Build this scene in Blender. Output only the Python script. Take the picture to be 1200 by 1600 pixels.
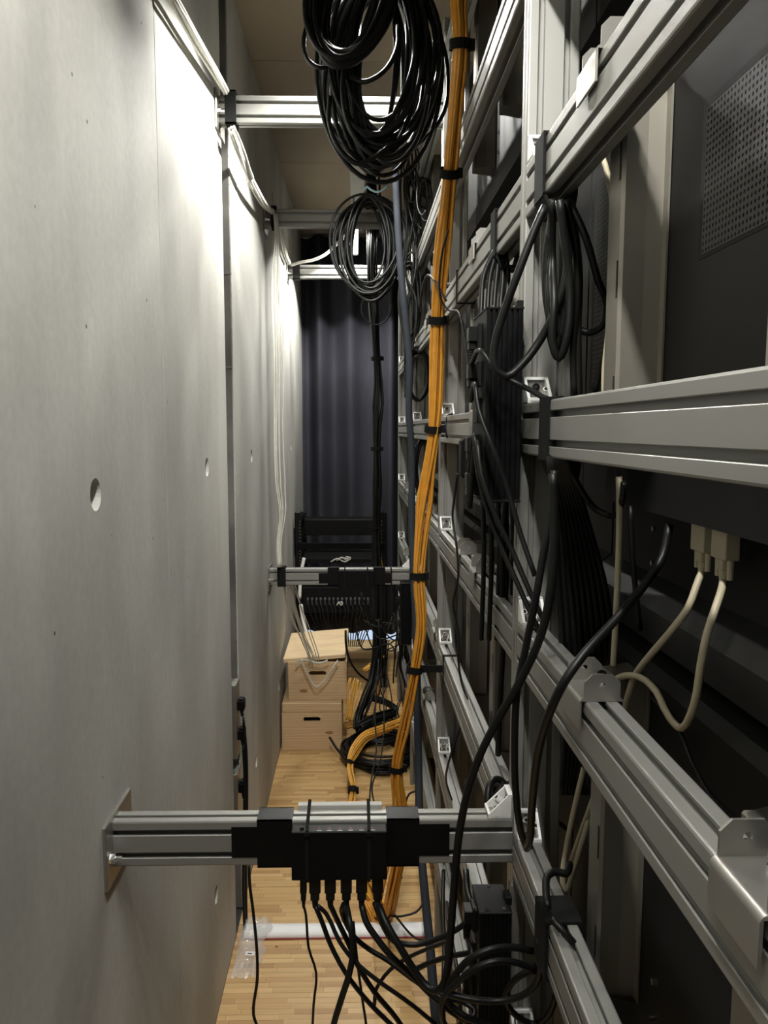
import bpy, math, random
from mathutils import Vector, Matrix, noise

for o in list(bpy.data.objects): bpy.data.objects.remove(o, do_unlink=True)
SC = bpy.context.scene
COL = SC.collection

# ------------------------------------------------------------------ camera
H = 1.74                                    # eye height over the floor
F, PX, PY = 1210.0, 577.0, 800.0            # focal length and principal point in the 1200x1600 frame
YAW, PIT = math.radians(1.0), math.atan(128 / 1210)
cd = bpy.data.cameras.new('camera'); cam = bpy.data.objects.new('camera', cd); COL.objects.link(cam)
cd.sensor_fit = 'VERTICAL'; cd.sensor_height = 36; cd.sensor_width = 27; cd.lens = 36 * F / 1600
cd.shift_x = (600 - PX) / 1600; cd.clip_start = 0.02
cam.location = (0, 0, H); cam.rotation_euler = (math.pi / 2 - PIT, 0, -YAW)
SC.camera = cam

# ------------------------------------------------------------------ world, exposure, lamp settings
w = bpy.data.worlds.new('world'); SC.world = w; w.use_nodes = True
w.node_tree.nodes['Background'].inputs[0].default_value = (.85, .9, 1, 1)
w.node_tree.nodes['Background'].inputs[1].default_value = 0.02
SC.view_settings.view_transform = 'Standard'; SC.view_settings.look = 'None'
SC.view_settings.exposure = 0.0; SC.view_settings.gamma = 1.0
SC.view_settings.use_curve_mapping = False
LAMP_W = 262.0
LAMP_COL = (1.0, .985, .93)
LAMP_Y = (.30, 2.52, 4.92)
LAMP_Z = H + 1.17
LAMP_X = -.01

# ------------------------------------------------------------------ pixel -> point helpers
def ray(x, y):
    a = (x - PX) / F; b = -(y - PY) / F
    X, Y, Z = a, math.cos(PIT) + b * math.sin(PIT), -math.sin(PIT) + b * math.cos(PIT)
    c, s = math.cos(YAW), math.sin(YAW)
    return Vector((X * c + Y * s, -X * s + Y * c, Z))
def aY(x, y, d): r = ray(x, y); return r * (d / r.y) + Vector((0, 0, H))
def aX(x, y, d): r = ray(x, y); return r * (d / r.x) + Vector((0, 0, H))
def aZ(x, y, z): r = ray(x, y); return r * ((z - H) / r.z) + Vector((0, 0, H))

# ------------------------------------------------------------------ materials
M = {}
def mat(name, col, rough=.5, metal=0.0, spec=.5, emit=None, alpha=None, trans=0.0):
    m = bpy.data.materials.new(name); m.use_nodes = True
    b = m.node_tree.nodes['Principled BSDF']
    b.inputs['Base Color'].default_value = (*col, 1); b.inputs['Roughness'].default_value = rough
    b.inputs['Metallic'].default_value = metal; b.inputs['Specular IOR Level'].default_value = spec
    if emit: b.inputs['Emission Color'].default_value = (*emit[0], 1); b.inputs['Emission Strength'].default_value = emit[1]
    if alpha is not None: b.inputs['Alpha'].default_value = alpha
    if trans: b.inputs['Transmission Weight'].default_value = trans
    M[name] = m; return m, m.node_tree, b
def N(nt, t, **k):
    n = nt.nodes.new(t)
    for a, v in k.items(): setattr(n, a, v)
    return n
def vary(name, col, rough, metal=0, amt=.12, scale=(8, 8, 8), bump=0.0, spec=.5, detail=6, rv=.0):
    m, nt, b = mat(name, col, rough, metal, spec)
    tc = N(nt, 'ShaderNodeTexCoord'); mp = N(nt, 'ShaderNodeMapping'); mp.inputs['Scale'].default_value = scale
    nz = N(nt, 'ShaderNodeTexNoise'); nz.inputs['Scale'].default_value = 1; nz.inputs['Detail'].default_value = detail
    cr = N(nt, 'ShaderNodeValToRGB')
    cr.color_ramp.elements[0].position = .3; cr.color_ramp.elements[1].position = .7
    cr.color_ramp.elements[0].color = (*[c * (1 - amt) for c in col], 1); cr.color_ramp.elements[1].color = (*[min(1, c * (1 + amt)) for c in col], 1)
    nt.links.new(tc.outputs['Object'], mp.inputs[0]); nt.links.new(mp.outputs[0], nz.inputs['Vector'])
    nt.links.new(nz.outputs[0], cr.inputs[0]); nt.links.new(cr.outputs[0], b.inputs['Base Color'])
    if rv:
        mr = N(nt, 'ShaderNodeMapRange'); mr.inputs[3].default_value = rough - rv; mr.inputs[4].default_value = rough + rv
        nt.links.new(nz.outputs[0], mr.inputs[0]); nt.links.new(mr.outputs[0], b.inputs['Roughness'])
    if bump:
        bp = N(nt, 'ShaderNodeBump'); bp.inputs['Strength'].default_value = bump; bp.inputs['Distance'].default_value = .002
        nt.links.new(nz.outputs[0], bp.inputs['Height']); nt.links.new(bp.outputs[0], b.inputs['Normal'])
    return m, nt, b

vary('alu', (.272, .27, .25), .48, .5, .06, (3, 3, 3), rv=.05)
vary('cast', (.80, .80, .78), .45, .2, .06, (60, 60, 60))
vary('steel', (.36, .35, .32), .36, .8, .10, (14, 14, 14), rv=.06)
mat('chrome', (.75, .75, .75), .14, 1.0)
vary('groove_metal', (.22, .215, .20), .35, .45, .35, (3, 3, 5), rv=.10)
vary('black_rubber', (.0055, .0058, .0055), .42, 0, .2, (30, 30, 30), spec=.28)
vary('black_thin', (.008, .0083, .008), .42, 0, .2, (30, 30, 30), spec=.3)
vary('velcro', (.006, .0065, .006), .9, 0, .3, (300, 300, 300), bump=.4, spec=.2)
vary('tape', (.0035, .0035, .0035), .45, 0, .3, (40, 40, 40), bump=.35, spec=.2)
vary('black_box', (.0045, .0045, .005), .5, 0, .15, (20, 20, 20), spec=.12)
vary('black_paint', (.006, .006, .006), .55, 0, .15, (8, 8, 8), spec=.2)
vary('display_black', (.0085, .0085, .008), .6, 0, .12, (6, 6, 6), spec=.25)
vary('grille_black', (.014, .014, .013), .55, 0, .1, (8, 8, 8))
mat('hole_black', (.004, .004, .004), .8)
vary('channel', (.24, .225, .19), .45, .5, .10, (5, 5, 2), rv=.06)
vary('orange', (.60, .265, .028), .45, 0, .10, (40, 40, 40))
vary('yellow_orange', (.72, .37, .055), .45, 0, .10, (40, 40, 40))
vary('white_cable', (.62, .61, .55), .5, 0, .06, (30, 30, 30))
vary('beige', (.42, .37, .26), .5, 0, .06, (30, 30, 30))
vary('slate_hose', (.010, .0135, .020), .85, 0, .15, (20, 20, 20))
mat('cyan_tie', (.45, .68, .80), .3)
mat('label_white', (.7, .7, .68), .6)
mat('led_red', (.5, .02, .02), .4)
vary('duct_grey', (.42, .41, .38), .6, 0, .05, (5, 5, 5))
mat('floor_bar_white', (.86, .86, .86), .4, 0)
mat('red_edge', (.30, .04, .05), .5)
mat('lamp_housing', (.10, .10, .10), .4, .3)
mat('lamp_glow', (1, 1, 1), .5, emit=((1, .97, .9), 9.0))
vary('shell_dark', (.03, .03, .03), .9)
vary('sealant', (.20, .195, .175), .8)
mat('beyond_floor', (.75, .80, .9), .7)

# concrete with vertical streaks, blotches and pits
def concrete(name, base):
    m, nt, b = mat(name, base, .78, 0, .35)
    tc = N(nt, 'ShaderNodeTexCoord'); L = nt.links.new
    def noise_(scale, detail, vec):
        mp = N(nt, 'ShaderNodeMapping'); mp.inputs['Scale'].default_value = vec
        n = N(nt, 'ShaderNodeTexNoise'); n.inputs['Scale'].default_value = scale; n.inputs['Detail'].default_value = detail
        L(tc.outputs['Object'], mp.inputs[0]); L(mp.outputs[0], n.inputs['Vector']); return n.outputs[0]
    streak = noise_(1, 4, (1, 5, .4)); blot = noise_(1.7, 9, (1, 1.3, .8)); fine = noise_(60, 3, (1, 1, 1))
    def rng(s, a, c, lo, hi):
        r = N(nt, 'ShaderNodeMapRange'); r.inputs[1].default_value = a; r.inputs[2].default_value = c; r.inputs[3].default_value = lo; r.inputs[4].default_value = hi
        L(s, r.inputs[0]); return r.outputs[0]
    def mul(a, c):
        x = N(nt, 'ShaderNodeMath', operation='MULTIPLY'); L(a, x.inputs[0]); L(c, x.inputs[1]); return x.outputs[0]
    v = mul(mul(rng(streak, .3, .7, .90, 1.05), rng(blot, .36, .66, .76, 1.10)), rng(fine, .3, .7, .95, 1.05))
    vo = N(nt, 'ShaderNodeTexVoronoi'); vo.inputs['Scale'].default_value = 14; L(tc.outputs['Object'], vo.inputs['Vector'])
    sel = noise_(9, 1, (1, 1, 1))
    pit = rng(vo.outputs['Distance'], .035, .055, .25, 1.0)
    selr = rng(sel, .55, .57, 1.0, 0.0)
    mx = N(nt, 'ShaderNodeMath', operation='MAXIMUM'); L(pit, mx.inputs[0]); L(selr, mx.inputs[1])
    v2 = mul(v, mx.outputs[0])
    mixc = N(nt, 'ShaderNodeVectorMath', operation='SCALE'); mixc.inputs[0].default_value = base; L(v2, mixc.inputs['Scale'])
    L(mixc.outputs[0], b.inputs['Base Color'])
    bp = N(nt, 'ShaderNodeBump'); bp.inputs['Strength'].default_value = .18; bp.inputs['Distance'].default_value = .003
    L(v2, bp.inputs['Height']); L(bp.outputs[0], b.inputs['Normal'])
concrete('concrete', (.52, .515, .475))
concrete('concrete_plug', (.40, .385, .33))

# ceiling sheet
vary('ceiling_board', (.30, .245, .175), .7, 0, .14, (4, 1.2, 4), bump=.05)

# parquet lamellas, colour varies per strip
m, nt, b = mat('parquet', (.6, .4, .2), .42, 0, .4)
gi = N(nt, 'ShaderNodeNewGeometry'); cr = N(nt, 'ShaderNodeValToRGB'); e = cr.color_ramp.elements
e[0].color = (.43, .25, .095, 1); e[1].color = (.66, .44, .20, 1)
e.new(.35).color = (.56, .35, .145, 1); e.new(.8).color = (.61, .40, .175, 1)
tc = N(nt, 'ShaderNodeTexCoord'); mp = N(nt, 'ShaderNodeMapping'); mp.inputs['Scale'].default_value = (6, 90, 90)
nz = N(nt, 'ShaderNodeTexNoise'); nz.inputs['Detail'].default_value = 5; nz.inputs['Scale'].default_value = 1
mr = N(nt, 'ShaderNodeMapRange'); mr.inputs[3].default_value = .78; mr.inputs[4].default_value = 1.18
sc = N(nt, 'ShaderNodeVectorMath', operation='SCALE')
nt.links.new(gi.outputs['Random Per Island'], cr.inputs[0]); nt.links.new(tc.outputs['Object'], mp.inputs[0]); nt.links.new(mp.outputs[0], nz.inputs['Vector'])
nt.links.new(nz.outputs[0], mr.inputs[0]); nt.links.new(cr.outputs[0], sc.inputs[0]); nt.links.new(mr.outputs[0], sc.inputs['Scale']); nt.links.new(sc.outputs[0], b.inputs['Base Color'])

# pine wood with long grain and a few knots
def pine(name, base, vec):
    m, nt, b = mat(name, base, .55, 0, .35); L = nt.links.new
    tc = N(nt, 'ShaderNodeTexCoord'); mp = N(nt, 'ShaderNodeMapping'); mp.inputs['Scale'].default_value = vec
    wv = N(nt, 'ShaderNodeTexWave'); wv.bands_direction = 'Z'; wv.inputs['Scale'].default_value = 1.4; wv.inputs['Distortion'].default_value = 7; wv.inputs['Detail'].default_value = 3
    cr = N(nt, 'ShaderNodeValToRGB'); cr.color_ramp.elements[0].color = (*[c * .92 for c in base], 1); cr.color_ramp.elements[1].color = (*[min(1, c * 1.08) for c in base], 1)
    L(tc.outputs['Object'], mp.inputs[0]); L(mp.outputs[0], wv.inputs['Vector']); L(wv.outputs[0], cr.inputs[0]); L(cr.outputs[0], b.inputs['Base Color'])
pine('pine', (.64, .455, .265), (1.5, 1.5, 14)); pine('pine_lid', (.74, .56, .34), (2, 10, 10))
mat('knot', (.33, .17, .075), .6)

# curtain
vary('curtain_cloth', (.036, .036, .047), .8, 0, .10, (60, 60, 8), spec=.25)
# thin polythene
m, nt, b = mat('polythene', (.85, .85, .83), .10, 0, .8, alpha=.22)

# ------------------------------------------------------------------ mesh builder
class MB:
    def __init__(s): s.v = []; s.f = []; s.m = []
    def add(s, vs, fs, mi=0):
        o = len(s.v); s.v += [tuple(p) for p in vs]; s.f += [tuple(i + o for i in f) for f in fs]; s.m += [mi] * len(fs); return s
    def box(s, x0, x1, y0, y1, z0, z1, mi=0, xf=None, c=0):
        if c: return s.cbox(x0, x1, y0, y1, z0, z1, c, mi, xf)
        vs = [Vector((x, y, z)) for z in (z0, z1) for y in (y0, y1) for x in (x0, x1)]
        if xf: vs = [xf @ p for p in vs]
        return s.add(vs, [(0, 2, 3, 1), (4, 5, 7, 6), (0, 1, 5, 4), (2, 6, 7, 3), (0, 4, 6, 2), (1, 3, 7, 5)], mi)
    def cbox(s, x0, x1, y0, y1, z0, z1, c, mi=0, xf=None):      # box with chamfered edges
        L = ((x0, x1), (y0, y1), (z0, z1)); vs = []; idx = {}
        for i in (0, 1):
            for j in (0, 1):
                for k in (0, 1):
                    p = [L[0][i], L[1][j], L[2][k]]; d = [c if q == 0 else -c for q in (i, j, k)]
                    for a in range(3):
                        q = [p[t] + (0 if t == a else d[t]) for t in range(3)]
                        idx[(i, j, k, a)] = len(vs); vs.append(Vector(q))
        if xf: vs = [xf @ p for p in vs]
        fs = []
        for a in range(3):
            b_, c_ = (a + 1) % 3, (a + 2) % 3
            for sde in (0, 1):
                q = []
                for (u, t) in ((0, 0), (1, 0), (1, 1), (0, 1)):
                    e = [0, 0, 0]; e[a] = sde; e[b_] = u; e[c_] = t; q.append(idx[(*e, a)])
                fs.append(q if sde else q[::-1])
        for a in range(3):
            b_, c_ = (a + 1) % 3, (a + 2) % 3
            for u in (0, 1):
                for t in (0, 1):
                    e0 = [0, 0, 0]; e0[b_] = u; e0[c_] = t; e1 = list(e0); e1[a] = 1
                    fs.append([idx[(*e0, b_)], idx[(*e1, b_)], idx[(*e1, c_)], idx[(*e0, c_)]])
        for i in (0, 1):
            for j in (0, 1):
                for k in (0, 1): fs.append([idx[(i, j, k, a)] for a in range(3)])
        return s.add(vs, fs, mi)
    def prism(s, poly, a0, a1, axis, mi=0, xf=None, caps=True):
        # poly points (u, v): axis X -> (y,z), axis Y -> (x,z), axis Z -> (x,y)
        def P(u, v, a): return Vector({'X': (a, u, v), 'Y': (u, a, v), 'Z': (u, v, a)}[axis])
        n = len(poly); vs = [P(u, v, a0) for u, v in poly] + [P(u, v, a1) for u, v in poly]
        if xf: vs = [xf @ p for p in vs]
        fs = [(i, (i + 1) % n, n + (i + 1) % n, n + i) for i in range(n)]
        if caps: fs += [tuple(range(n))[::-1], tuple(range(n, 2 * n))]
        return s.add(vs, fs, mi)
    def cyl(s, p0, p1, r0, r1=None, n=12, mi=0, caps=True):
        p0, p1 = Vector(p0), Vector(p1); r1 = r0 if r1 is None else r1
        d = (p1 - p0).normalized(); a = d.orthogonal().normalized(); b_ = d.cross(a)
        vs = []
        for p, r in ((p0, r0), (p1, r1)):
            vs += [p + (a * math.cos(2 * math.pi * i / n) + b_ * math.sin(2 * math.pi * i / n)) * r for i in range(n)]
        fs = [(i, (i + 1) % n, n + (i + 1) % n, n + i) for i in range(n)]
        if caps: fs += [tuple(range(n))[::-1], tuple(range(n, 2 * n))]
        return s.add(vs, fs, mi)
    def tube(s, pts, r, n=7, mi=0):
        pts = [Vector(p) for p in pts]; k = len(pts); vs = []; a = None
        for i, p in enumerate(pts):
            t = (pts[min(i + 1, k - 1)] - pts[max(i - 1, 0)])
            if t.length < 1e-7: t = Vector((0, 0, 1))
            t.normalize()
            if a is None: a = t.orthogonal().normalized()
            a = (a - t * a.dot(t));
            if a.length < 1e-5: a = t.orthogonal()
            a.normalize(); b_ = t.cross(a); rr = r[i] if isinstance(r, (list, tuple)) else r
            vs += [p + (a * math.cos(2 * math.pi * q / n) + b_ * math.sin(2 * math.pi * q / n)) * rr for q in range(n)]
        fs = [(i * n + q, i * n + (q + 1) % n, (i + 1) * n + (q + 1) % n, (i + 1) * n + q) for i in range(k - 1) for q in range(n)]
        fs += [tuple(range(n))[::-1], tuple(range((k - 1) * n, k * n))]
        return s.add(vs, fs, mi)
    def mesh(s, name, mats, smooth=None):
        me = bpy.data.meshes.new(name); me.from_pydata(s.v, [], s.f); me.validate()
        if isinstance(mats, str): mats = [mats]
        for k in mats: me.materials.append(M[k])
        if len(mats) > 1 and len(s.m) == len(me.polygons): me.polygons.foreach_set('material_index', s.m)
        if smooth: me.polygons.foreach_set('use_smooth', [True] * len(me.polygons))
        if isinstance(smooth, float) and smooth: me.set_sharp_from_angle(angle=smooth)
        me.update(); return me
    def build(s, name, mats, parent=None, smooth=None): return link(s.mesh(name, mats, smooth), name, parent)
def link(me, name, parent=None, loc=(0, 0, 0), rot=(0, 0, 0)):
    o = bpy.data.objects.new(name, me); COL.objects.link(o); o.location = loc; o.rotation_euler = rot
    if parent is not None:
        o.parent = parent
        if loc == (0, 0, 0): o.matrix_parent_inverse = Matrix.Translation(-parent_loc(parent))
    return o
def parent_loc(p):
    v = Vector(p.location)
    return v
def thing(name, label, cat, loc=(0, 0, 0), group=None):
    o = bpy.data.objects.new(name, None); COL.objects.link(o); o.location = loc; o.empty_display_size = .05
    return tag(o, label, cat, group)
def tag(o, label, cat, group=None):
    o['label'] = label; o['category'] = cat
    if group: o['group'] = group
    return o
def struct(o): o['kind'] = 'structure'; return o
def put(me, name, parent, loc, rot=(0, 0, 0)):        # world location under a parent that is at parent.location, unrotated
    o = bpy.data.objects.new(name, me); COL.objects.link(o); o.parent = parent
    base = Vector((0, 0, 0)); q = parent
    while q is not None:
        base += Vector(q.location) + (q.matrix_parent_inverse.translation if q.parent else Vector()); q = q.parent
    o.location = Vector(loc) - base; o.rotation_euler = rot; return o

def spline(ctrl, step=.02):
    P = [Vector(c) for c in ctrl]
    if len(P) == 2: P = [P[0], (P[0] + P[1]) / 2, P[1]]
    Q = [P[0] * 2 - P[1]] + P + [P[-1] * 2 - P[-2]]; out = []
    for i in range(1, len(Q) - 2):
        p0, p1, p2, p3 = Q[i - 1:i + 3]
        # centripetal-ish: use chord-scaled tangents
        d1, d0, d2 = (p2 - p1).length + 1e-6, (p1 - p0).length + 1e-6, (p3 - p2).length + 1e-6
        m1 = ((p1 - p0) / d0 + (p2 - p1) / d1) * .5 * d1; m2 = ((p2 - p1) / d1 + (p3 - p2) / d2) * .5 * d1
        n = max(3, int(d1 / step))
        for k in range(n):
            t = k / n; t2, t3 = t * t, t * t * t
            out.append(p1 * (2 * t3 - 3 * t2 + 1) + m1 * (t3 - 2 * t2 + t) + p2 * (-2 * t3 + 3 * t2) + m2 * (t3 - t2))
    out.append(P[-1]); return out

# ================================================================== THE ROOM
L, R = .417, .266
CEIL = H + 1.475
YB = 6.06
# floor: slab plus parquet lamellas
floor = struct(MB().box(-L - .3, 2.6, -1.2, 7.6, -.12, -.006).build('floor', 'shell_dark'))
rnd = random.Random(4); fm = MB(); sx, sy = .160, .0225
y = -.3
row = 0
while y < YB + .25:
    blk = int(row // 7); off = (blk % 2) * .08 + (row * .037) % .16 * (.35)
    x = -L + .001 - off
    while x < 2.0:
        a, b_ = max(x, -L + .001), x + sx
        if b_ - a > .01:
            t = rnd.uniform(-.0006, 0)
            g = .0004
            fm.add([(a + g, y + g, t), (b_ - g, y + g, t), (b_ - g, y + sy - g, t), (a + g, y + sy - g, t), (a + g, y + g, -.006), (b_ - g, y + g, -.006), (b_ - g, y + sy - g, -.006), (a + g, y + sy - g, -.006)],
                   [(0, 1, 2, 3), (0, 4, 5, 1), (1, 5, 6, 2), (2, 6, 7, 3), (3, 7, 4, 0)])
        x += sx
    y += sy; row += 1
p = fm.build('parquet_strips', 'parquet', floor); p['kind'] = 'stuff'
# floor of the bright room behind the curtain
struct(MB().box(-L - .3, 2.6, YB + .25, 7.6, -.006, .002).build('floor_beyond', 'beyond_floor'))

# ceiling boards
ceil = struct(MB().box(-L - .3, 2.6, -1.2, 7.6, CEIL + .012, CEIL + .12).build('ceiling', 'shell_dark'))
ys = [-1.2, .9, 2.1, 3.29, 4.486, 5.7, 7.6]
for a, b_ in zip(ys, ys[1:]):
    MB().box(-L, 2.6, a + .002, b_ - .002, CEIL, CEIL + .012).build('ceiling_panel', 'ceiling_board', ceil)

# concrete wall: cast panels with formwork seams and tie holes
wall = struct(MB().box(-L - .3, -L - .12, -1.2, 7.6, -.1, CEIL + .1).build('wall_left', 'shell_dark'))
def panel(y0, y1, cols, r=.0265, n=24):
    mb = MB(); z0, z1 = 0.0, CEIL; X = -L; holes = []
    cells = []; ycur = y0
    for yc, zs in cols:
        cells.append((ycur, yc - .05, [])); cells.append((yc - .05, yc + .05, [(yc, z) for z in zs])); ycur = yc + .05
    cells.append((ycur, y1, []))
    def quad(a, b_, c, d): mb.add([(X, a, c), (X, b_, c), (X, b_, d), (X, a, d)], [(0, 3, 2, 1)])
    for a, b_, hs in cells:
        zc = z0
        for yc, z in hs:
            quad(a, b_, zc, z - .05); zc = z + .05; holes.append((yc, z))
            sq = []; ci = []; cb = []
            for i in range(n):
                t = 2 * math.pi * i / n + math.pi / 4; cx, sx_ = math.cos(t), math.sin(t); k = .05 / max(abs(cx), abs(sx_))
                sq.append((X, yc + cx * k, z + sx_ * k)); ci.append((X, yc + cx * r, z + sx_ * r)); cb.append((X - .014, yc + cx * r * .97, z + sx_ * r * .97))
            vs = sq + ci + cb
            fs = [(i, n + i, n + (i + 1) % n, (i + 1) % n) for i in range(n)] + [(n + i, 2 * n + i, 2 * n + (i + 1) % n, n + (i + 1) % n) for i in range(n)]
            mb.add(vs, fs)
            mb.add(cb, [tuple(range(n))[::-1]], 1)
        quad(a, b_, zc, z1)
    Xb = X - .13
    mb.add([(X, y0, z0), (Xb, y0, z0), (Xb, y0, z1), (X, y0, z1)], [(0, 1, 2, 3)])
    mb.add([(X, y1, z0), (Xb, y1, z0), (Xb, y1, z1), (X, y1, z1)], [(0, 3, 2, 1)])
    return mb.build('concrete_panel', ['concrete', 'concrete_plug'], wall)
GA, GB = 2.525, 2.685
zs = (H - 1.375, H - .103, H + 1.17)
panel(-1.2, 1.7095, [(.31, zs), (1.245, zs)])
panel(1.7135, GA, [(2.18, zs)])
panel(GB, 3.664, [(3.115, zs)])
panel(3.6665, 7.6, [(4.07, zs), (5.03, zs)])
for ya, yb in ((1.7095, 1.7135), (3.664, 3.6665)): MB().box(-L - .05, -L - .0006, ya, yb, 0, CEIL).build('seam_filler', 'sealant', wall)
# metal lining of the vertical wall joint
MB().box(-L - .075, -L - .07, GA, GB, 0, CEIL).box(-L - .07, -L - .004, GB - .006, GB - .0005, 0, CEIL).box(-L - .07, -L - .004, GA + .0005, GA + .006, 0, CEIL).build('joint_lining', 'groove_metal', wall)
for z in (.75, 1.95, H + .52):
    MB().box(-L - .068, -L - .002, GB - .0085, GB - .006, z, z + .006).build('joint_cover_seam', 'steel', wall)
# rough broken edge of the joint
rr = random.Random(8); mb = MB(); z = 0
while z < CEIL - .03:
    dz = rr.uniform(.006, .02); d = rr.uniform(.0015, .006)
    mb.box(-L - .010, -L - .0004, GB - d, GB + .001, z, z + dz); z += dz
mb.build('joint_edge', 'concrete', wall)

# end wall far behind the curtain and the dark side of the other room
struct(MB().box(-L - .3, 2.6, 7.6, 7.7, -.1, CEIL + .1).build('wall_back', 'shell_dark'))
struct(MB().box(2.6, 2.7, -1.2, 7.7, -.1, CEIL + .1).build('wall_right', 'shell_dark'))
bl = bpy.data.lights.new('back_room_light', 'AREA'); bl.energy = 70; bl.color = (.75, .86, 1); bl.shape = 'RECTANGLE'; bl.size = 1.4; bl.size_y = .5
o = bpy.data.objects.new('back_room_light', bl); COL.objects.link(o); o.location = (.3, 6.9, 2.6)

# curtain with deep folds; hem a hand's breadth over the floor
mb = MB(); nx, nz_ = 260, 14; x0, x1 = -L + .004, 2.3
def cy(x, t):
    u = x + .42
    ph = 2 * math.pi * (u / .235 + .18 * math.sin(u * 6.3) + .05 * math.sin(u * 17))
    return YB + (.062 + .018 * math.sin(u * 11)) * math.sin(ph) + .006 * math.sin(ph * 2 + 1) + .012 * math.sin(3 * t + u * 5)
vs = []; fs = []
for j in range(nz_ + 1):
    t = j / nz_
    for i in range(nx + 1):
        x = x0 + (x1 - x0) * i / nx
        vs.append((x + .008 * math.sin(2.2 * t + i * .05) * (i > 0), cy(x, t), .135 + t * (CEIL - .155)))
for j in range(nz_):
    for i in range(nx): a = j * (nx + 1) + i; fs.append((a, a + 1, a + nx + 2, a + nx + 1))
mb.add(vs, fs); cur = mb.build('curtain', 'curtain_cloth', None, True)
sm = cur.modifiers.new('thick', 'SOLIDIFY'); sm.thickness = .004
tag(cur, 'dark navy blackout curtain hanging in deep folds at the end of the aisle', 'curtain')
tr = MB().box(-L + .002, 2.3, YB - .02, YB + .02, CEIL - .022, CEIL).build('curtain_track', 'lamp_housing'); tag(tr, 'dark ceiling track carrying the navy curtain', 'curtain track')

# ================================================================== LAMPS
def lamp(y, label):
    t = thing('work_lamp', label, 'lamp', (LAMP_X, y, LAMP_Z), 'work lamps over the aisle')
    hx, hy, hz = .032, .45, .05
    mb = MB()
    for a in ((-hx, -hx + .004, -hy, hy), (hx - .004, hx, -hy, hy), (-hx, hx, -hy, -hy + .004), (-hx, hx, hy - .004, hy)): mb.box(*a, 0, hz)
    mb.box(-hx, hx, -hy, hy, hz - .004, hz)
    put(mb.mesh('housing', 'lamp_housing'), 'housing', t, t.location)
    put(MB().box(-hx + .005, hx - .005, -hy + .005, hy - .005, .010, .014).mesh('diffuser', 'lamp_glow'), 'diffuser', t, t.location)
    put(MB().cyl((0, 0, hz), (0, 0, CEIL - LAMP_Z), .006).mesh('hanger_rod', 'steel'), 'hanger_rod', t, t.location)
    for k in range(4):                       # four emitters along the fixture
        ld = bpy.data.lights.new('lamp_light', 'SPOT'); ld.energy = LAMP_W / 4; ld.color = LAMP_COL; ld.spot_size = math.radians(136); ld.spot_blend = .16; ld.shadow_soft_size = .03
        ld.use_nodes = True; ln = ld.node_tree; em = ln.nodes['Emission']          # batwing distribution of a linear downlight
        tcn = N(ln, 'ShaderNodeTexCoord'); sx_ = N(ln, 'ShaderNodeSeparateXYZ'); ab = N(ln, 'ShaderNodeMath', operation='ABSOLUTE'); mrn = N(ln, 'ShaderNodeMapRange')
        mrn.inputs[1].default_value = .45; mrn.inputs[2].default_value = .97; mrn.inputs[3].default_value = 1.25; mrn.inputs[4].default_value = .5
        ln.links.new(tcn.outputs['Normal'], sx_.inputs[0]); ln.links.new(sx_.outputs['Z'], ab.inputs[0]); ln.links.new(ab.outputs[0], mrn.inputs[0]); ln.links.new(mrn.outputs[0], em.inputs['Strength'])
        lo = bpy.data.objects.new('lamp_light', ld); COL.objects.link(lo); lo.location = (LAMP_X, y + (-.38, -.13, .13, .38)[k], LAMP_Z + .006)
names = ['slim downlight over the aisle farther from the curtain than the big coil',
         'slim downlight glaring behind the big black cable coil', 'slim downlight beside the third upper crossbar, close to the curtain']
for yy, nm in zip(LAMP_Y, names): lamp(yy, nm)
dz = MB().box(-.024, .052, 4.30, 5.75, CEIL - .055, CEIL).box(-.030, -.024, 4.30, 5.75, CEIL - .008, CEIL).box(.052, .058, 4.30, 5.75, CEIL - .008, CEIL).build('ceiling_duct', 'duct_grey')
tag(dz, 'light grey cable duct fixed under the brown ceiling', 'cable duct')

# ================================================================== ALUMINIUM FRAME
def slot_poly(wd, ht, sw, sh, rad=.003):
    o_, i_, f_, l_, d_ = .0046, .0100, .0055, .0042, .0122
    def side(length, half, slots):            # along +u at v=-half, returns points in (u,v)
        q = [(-length / 2 + rad, -half)]
        for c in slots:
            q += [(c - o_ - .0008, -half), (c - o_, -half + .0008), (c - o_, -half + l_), (c - i_, -half + l_), (c - f_, -half + d_), (c + f_, -half + d_), (c + i_, -half + l_), (c + o_, -half + l_), (c + o_, -half + .0008), (c + o_ + .0008, -half)]
        q += [(length / 2 - rad, -half), (length / 2 - rad * .3, -half + rad * .3)]
        return q
    def rot(q, k):
        for _ in range(k): q = [(-v, u) for u, v in q]
        return q
    return side(wd, ht / 2, sw) + rot(side(ht, wd / 2, sh), 1) + rot(side(wd, ht / 2, sw), 2) + rot(side(ht, wd / 2, sh), 3)
PR = slot_poly(.08, .04, (-.02, .02), (0,))            # 80 x 40, long side along u
PRv = [(-v, u) for u, v in PR]                        # long side along v
UY = [.05 + 1.2 * k for k in range(5)]                # near faces of the uprights
RZ = [1.14, .775, .41, .042, -.315, -.68, -1.045, -1.41]   # rail tops relative to the eye
frame = thing('aluminium_frame', 'tall slotted aluminium frame of uprights and rails carrying the displays', 'frame', (R + .04, 2.0, 0))

up_me = MB().prism(PR, 0, CEIL - .25, 'Z').mesh('upright', 'alu')
uprights = [put(up_me, 'upright', frame, (R + .04, y + .02, 0)) for y in UY]

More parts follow.
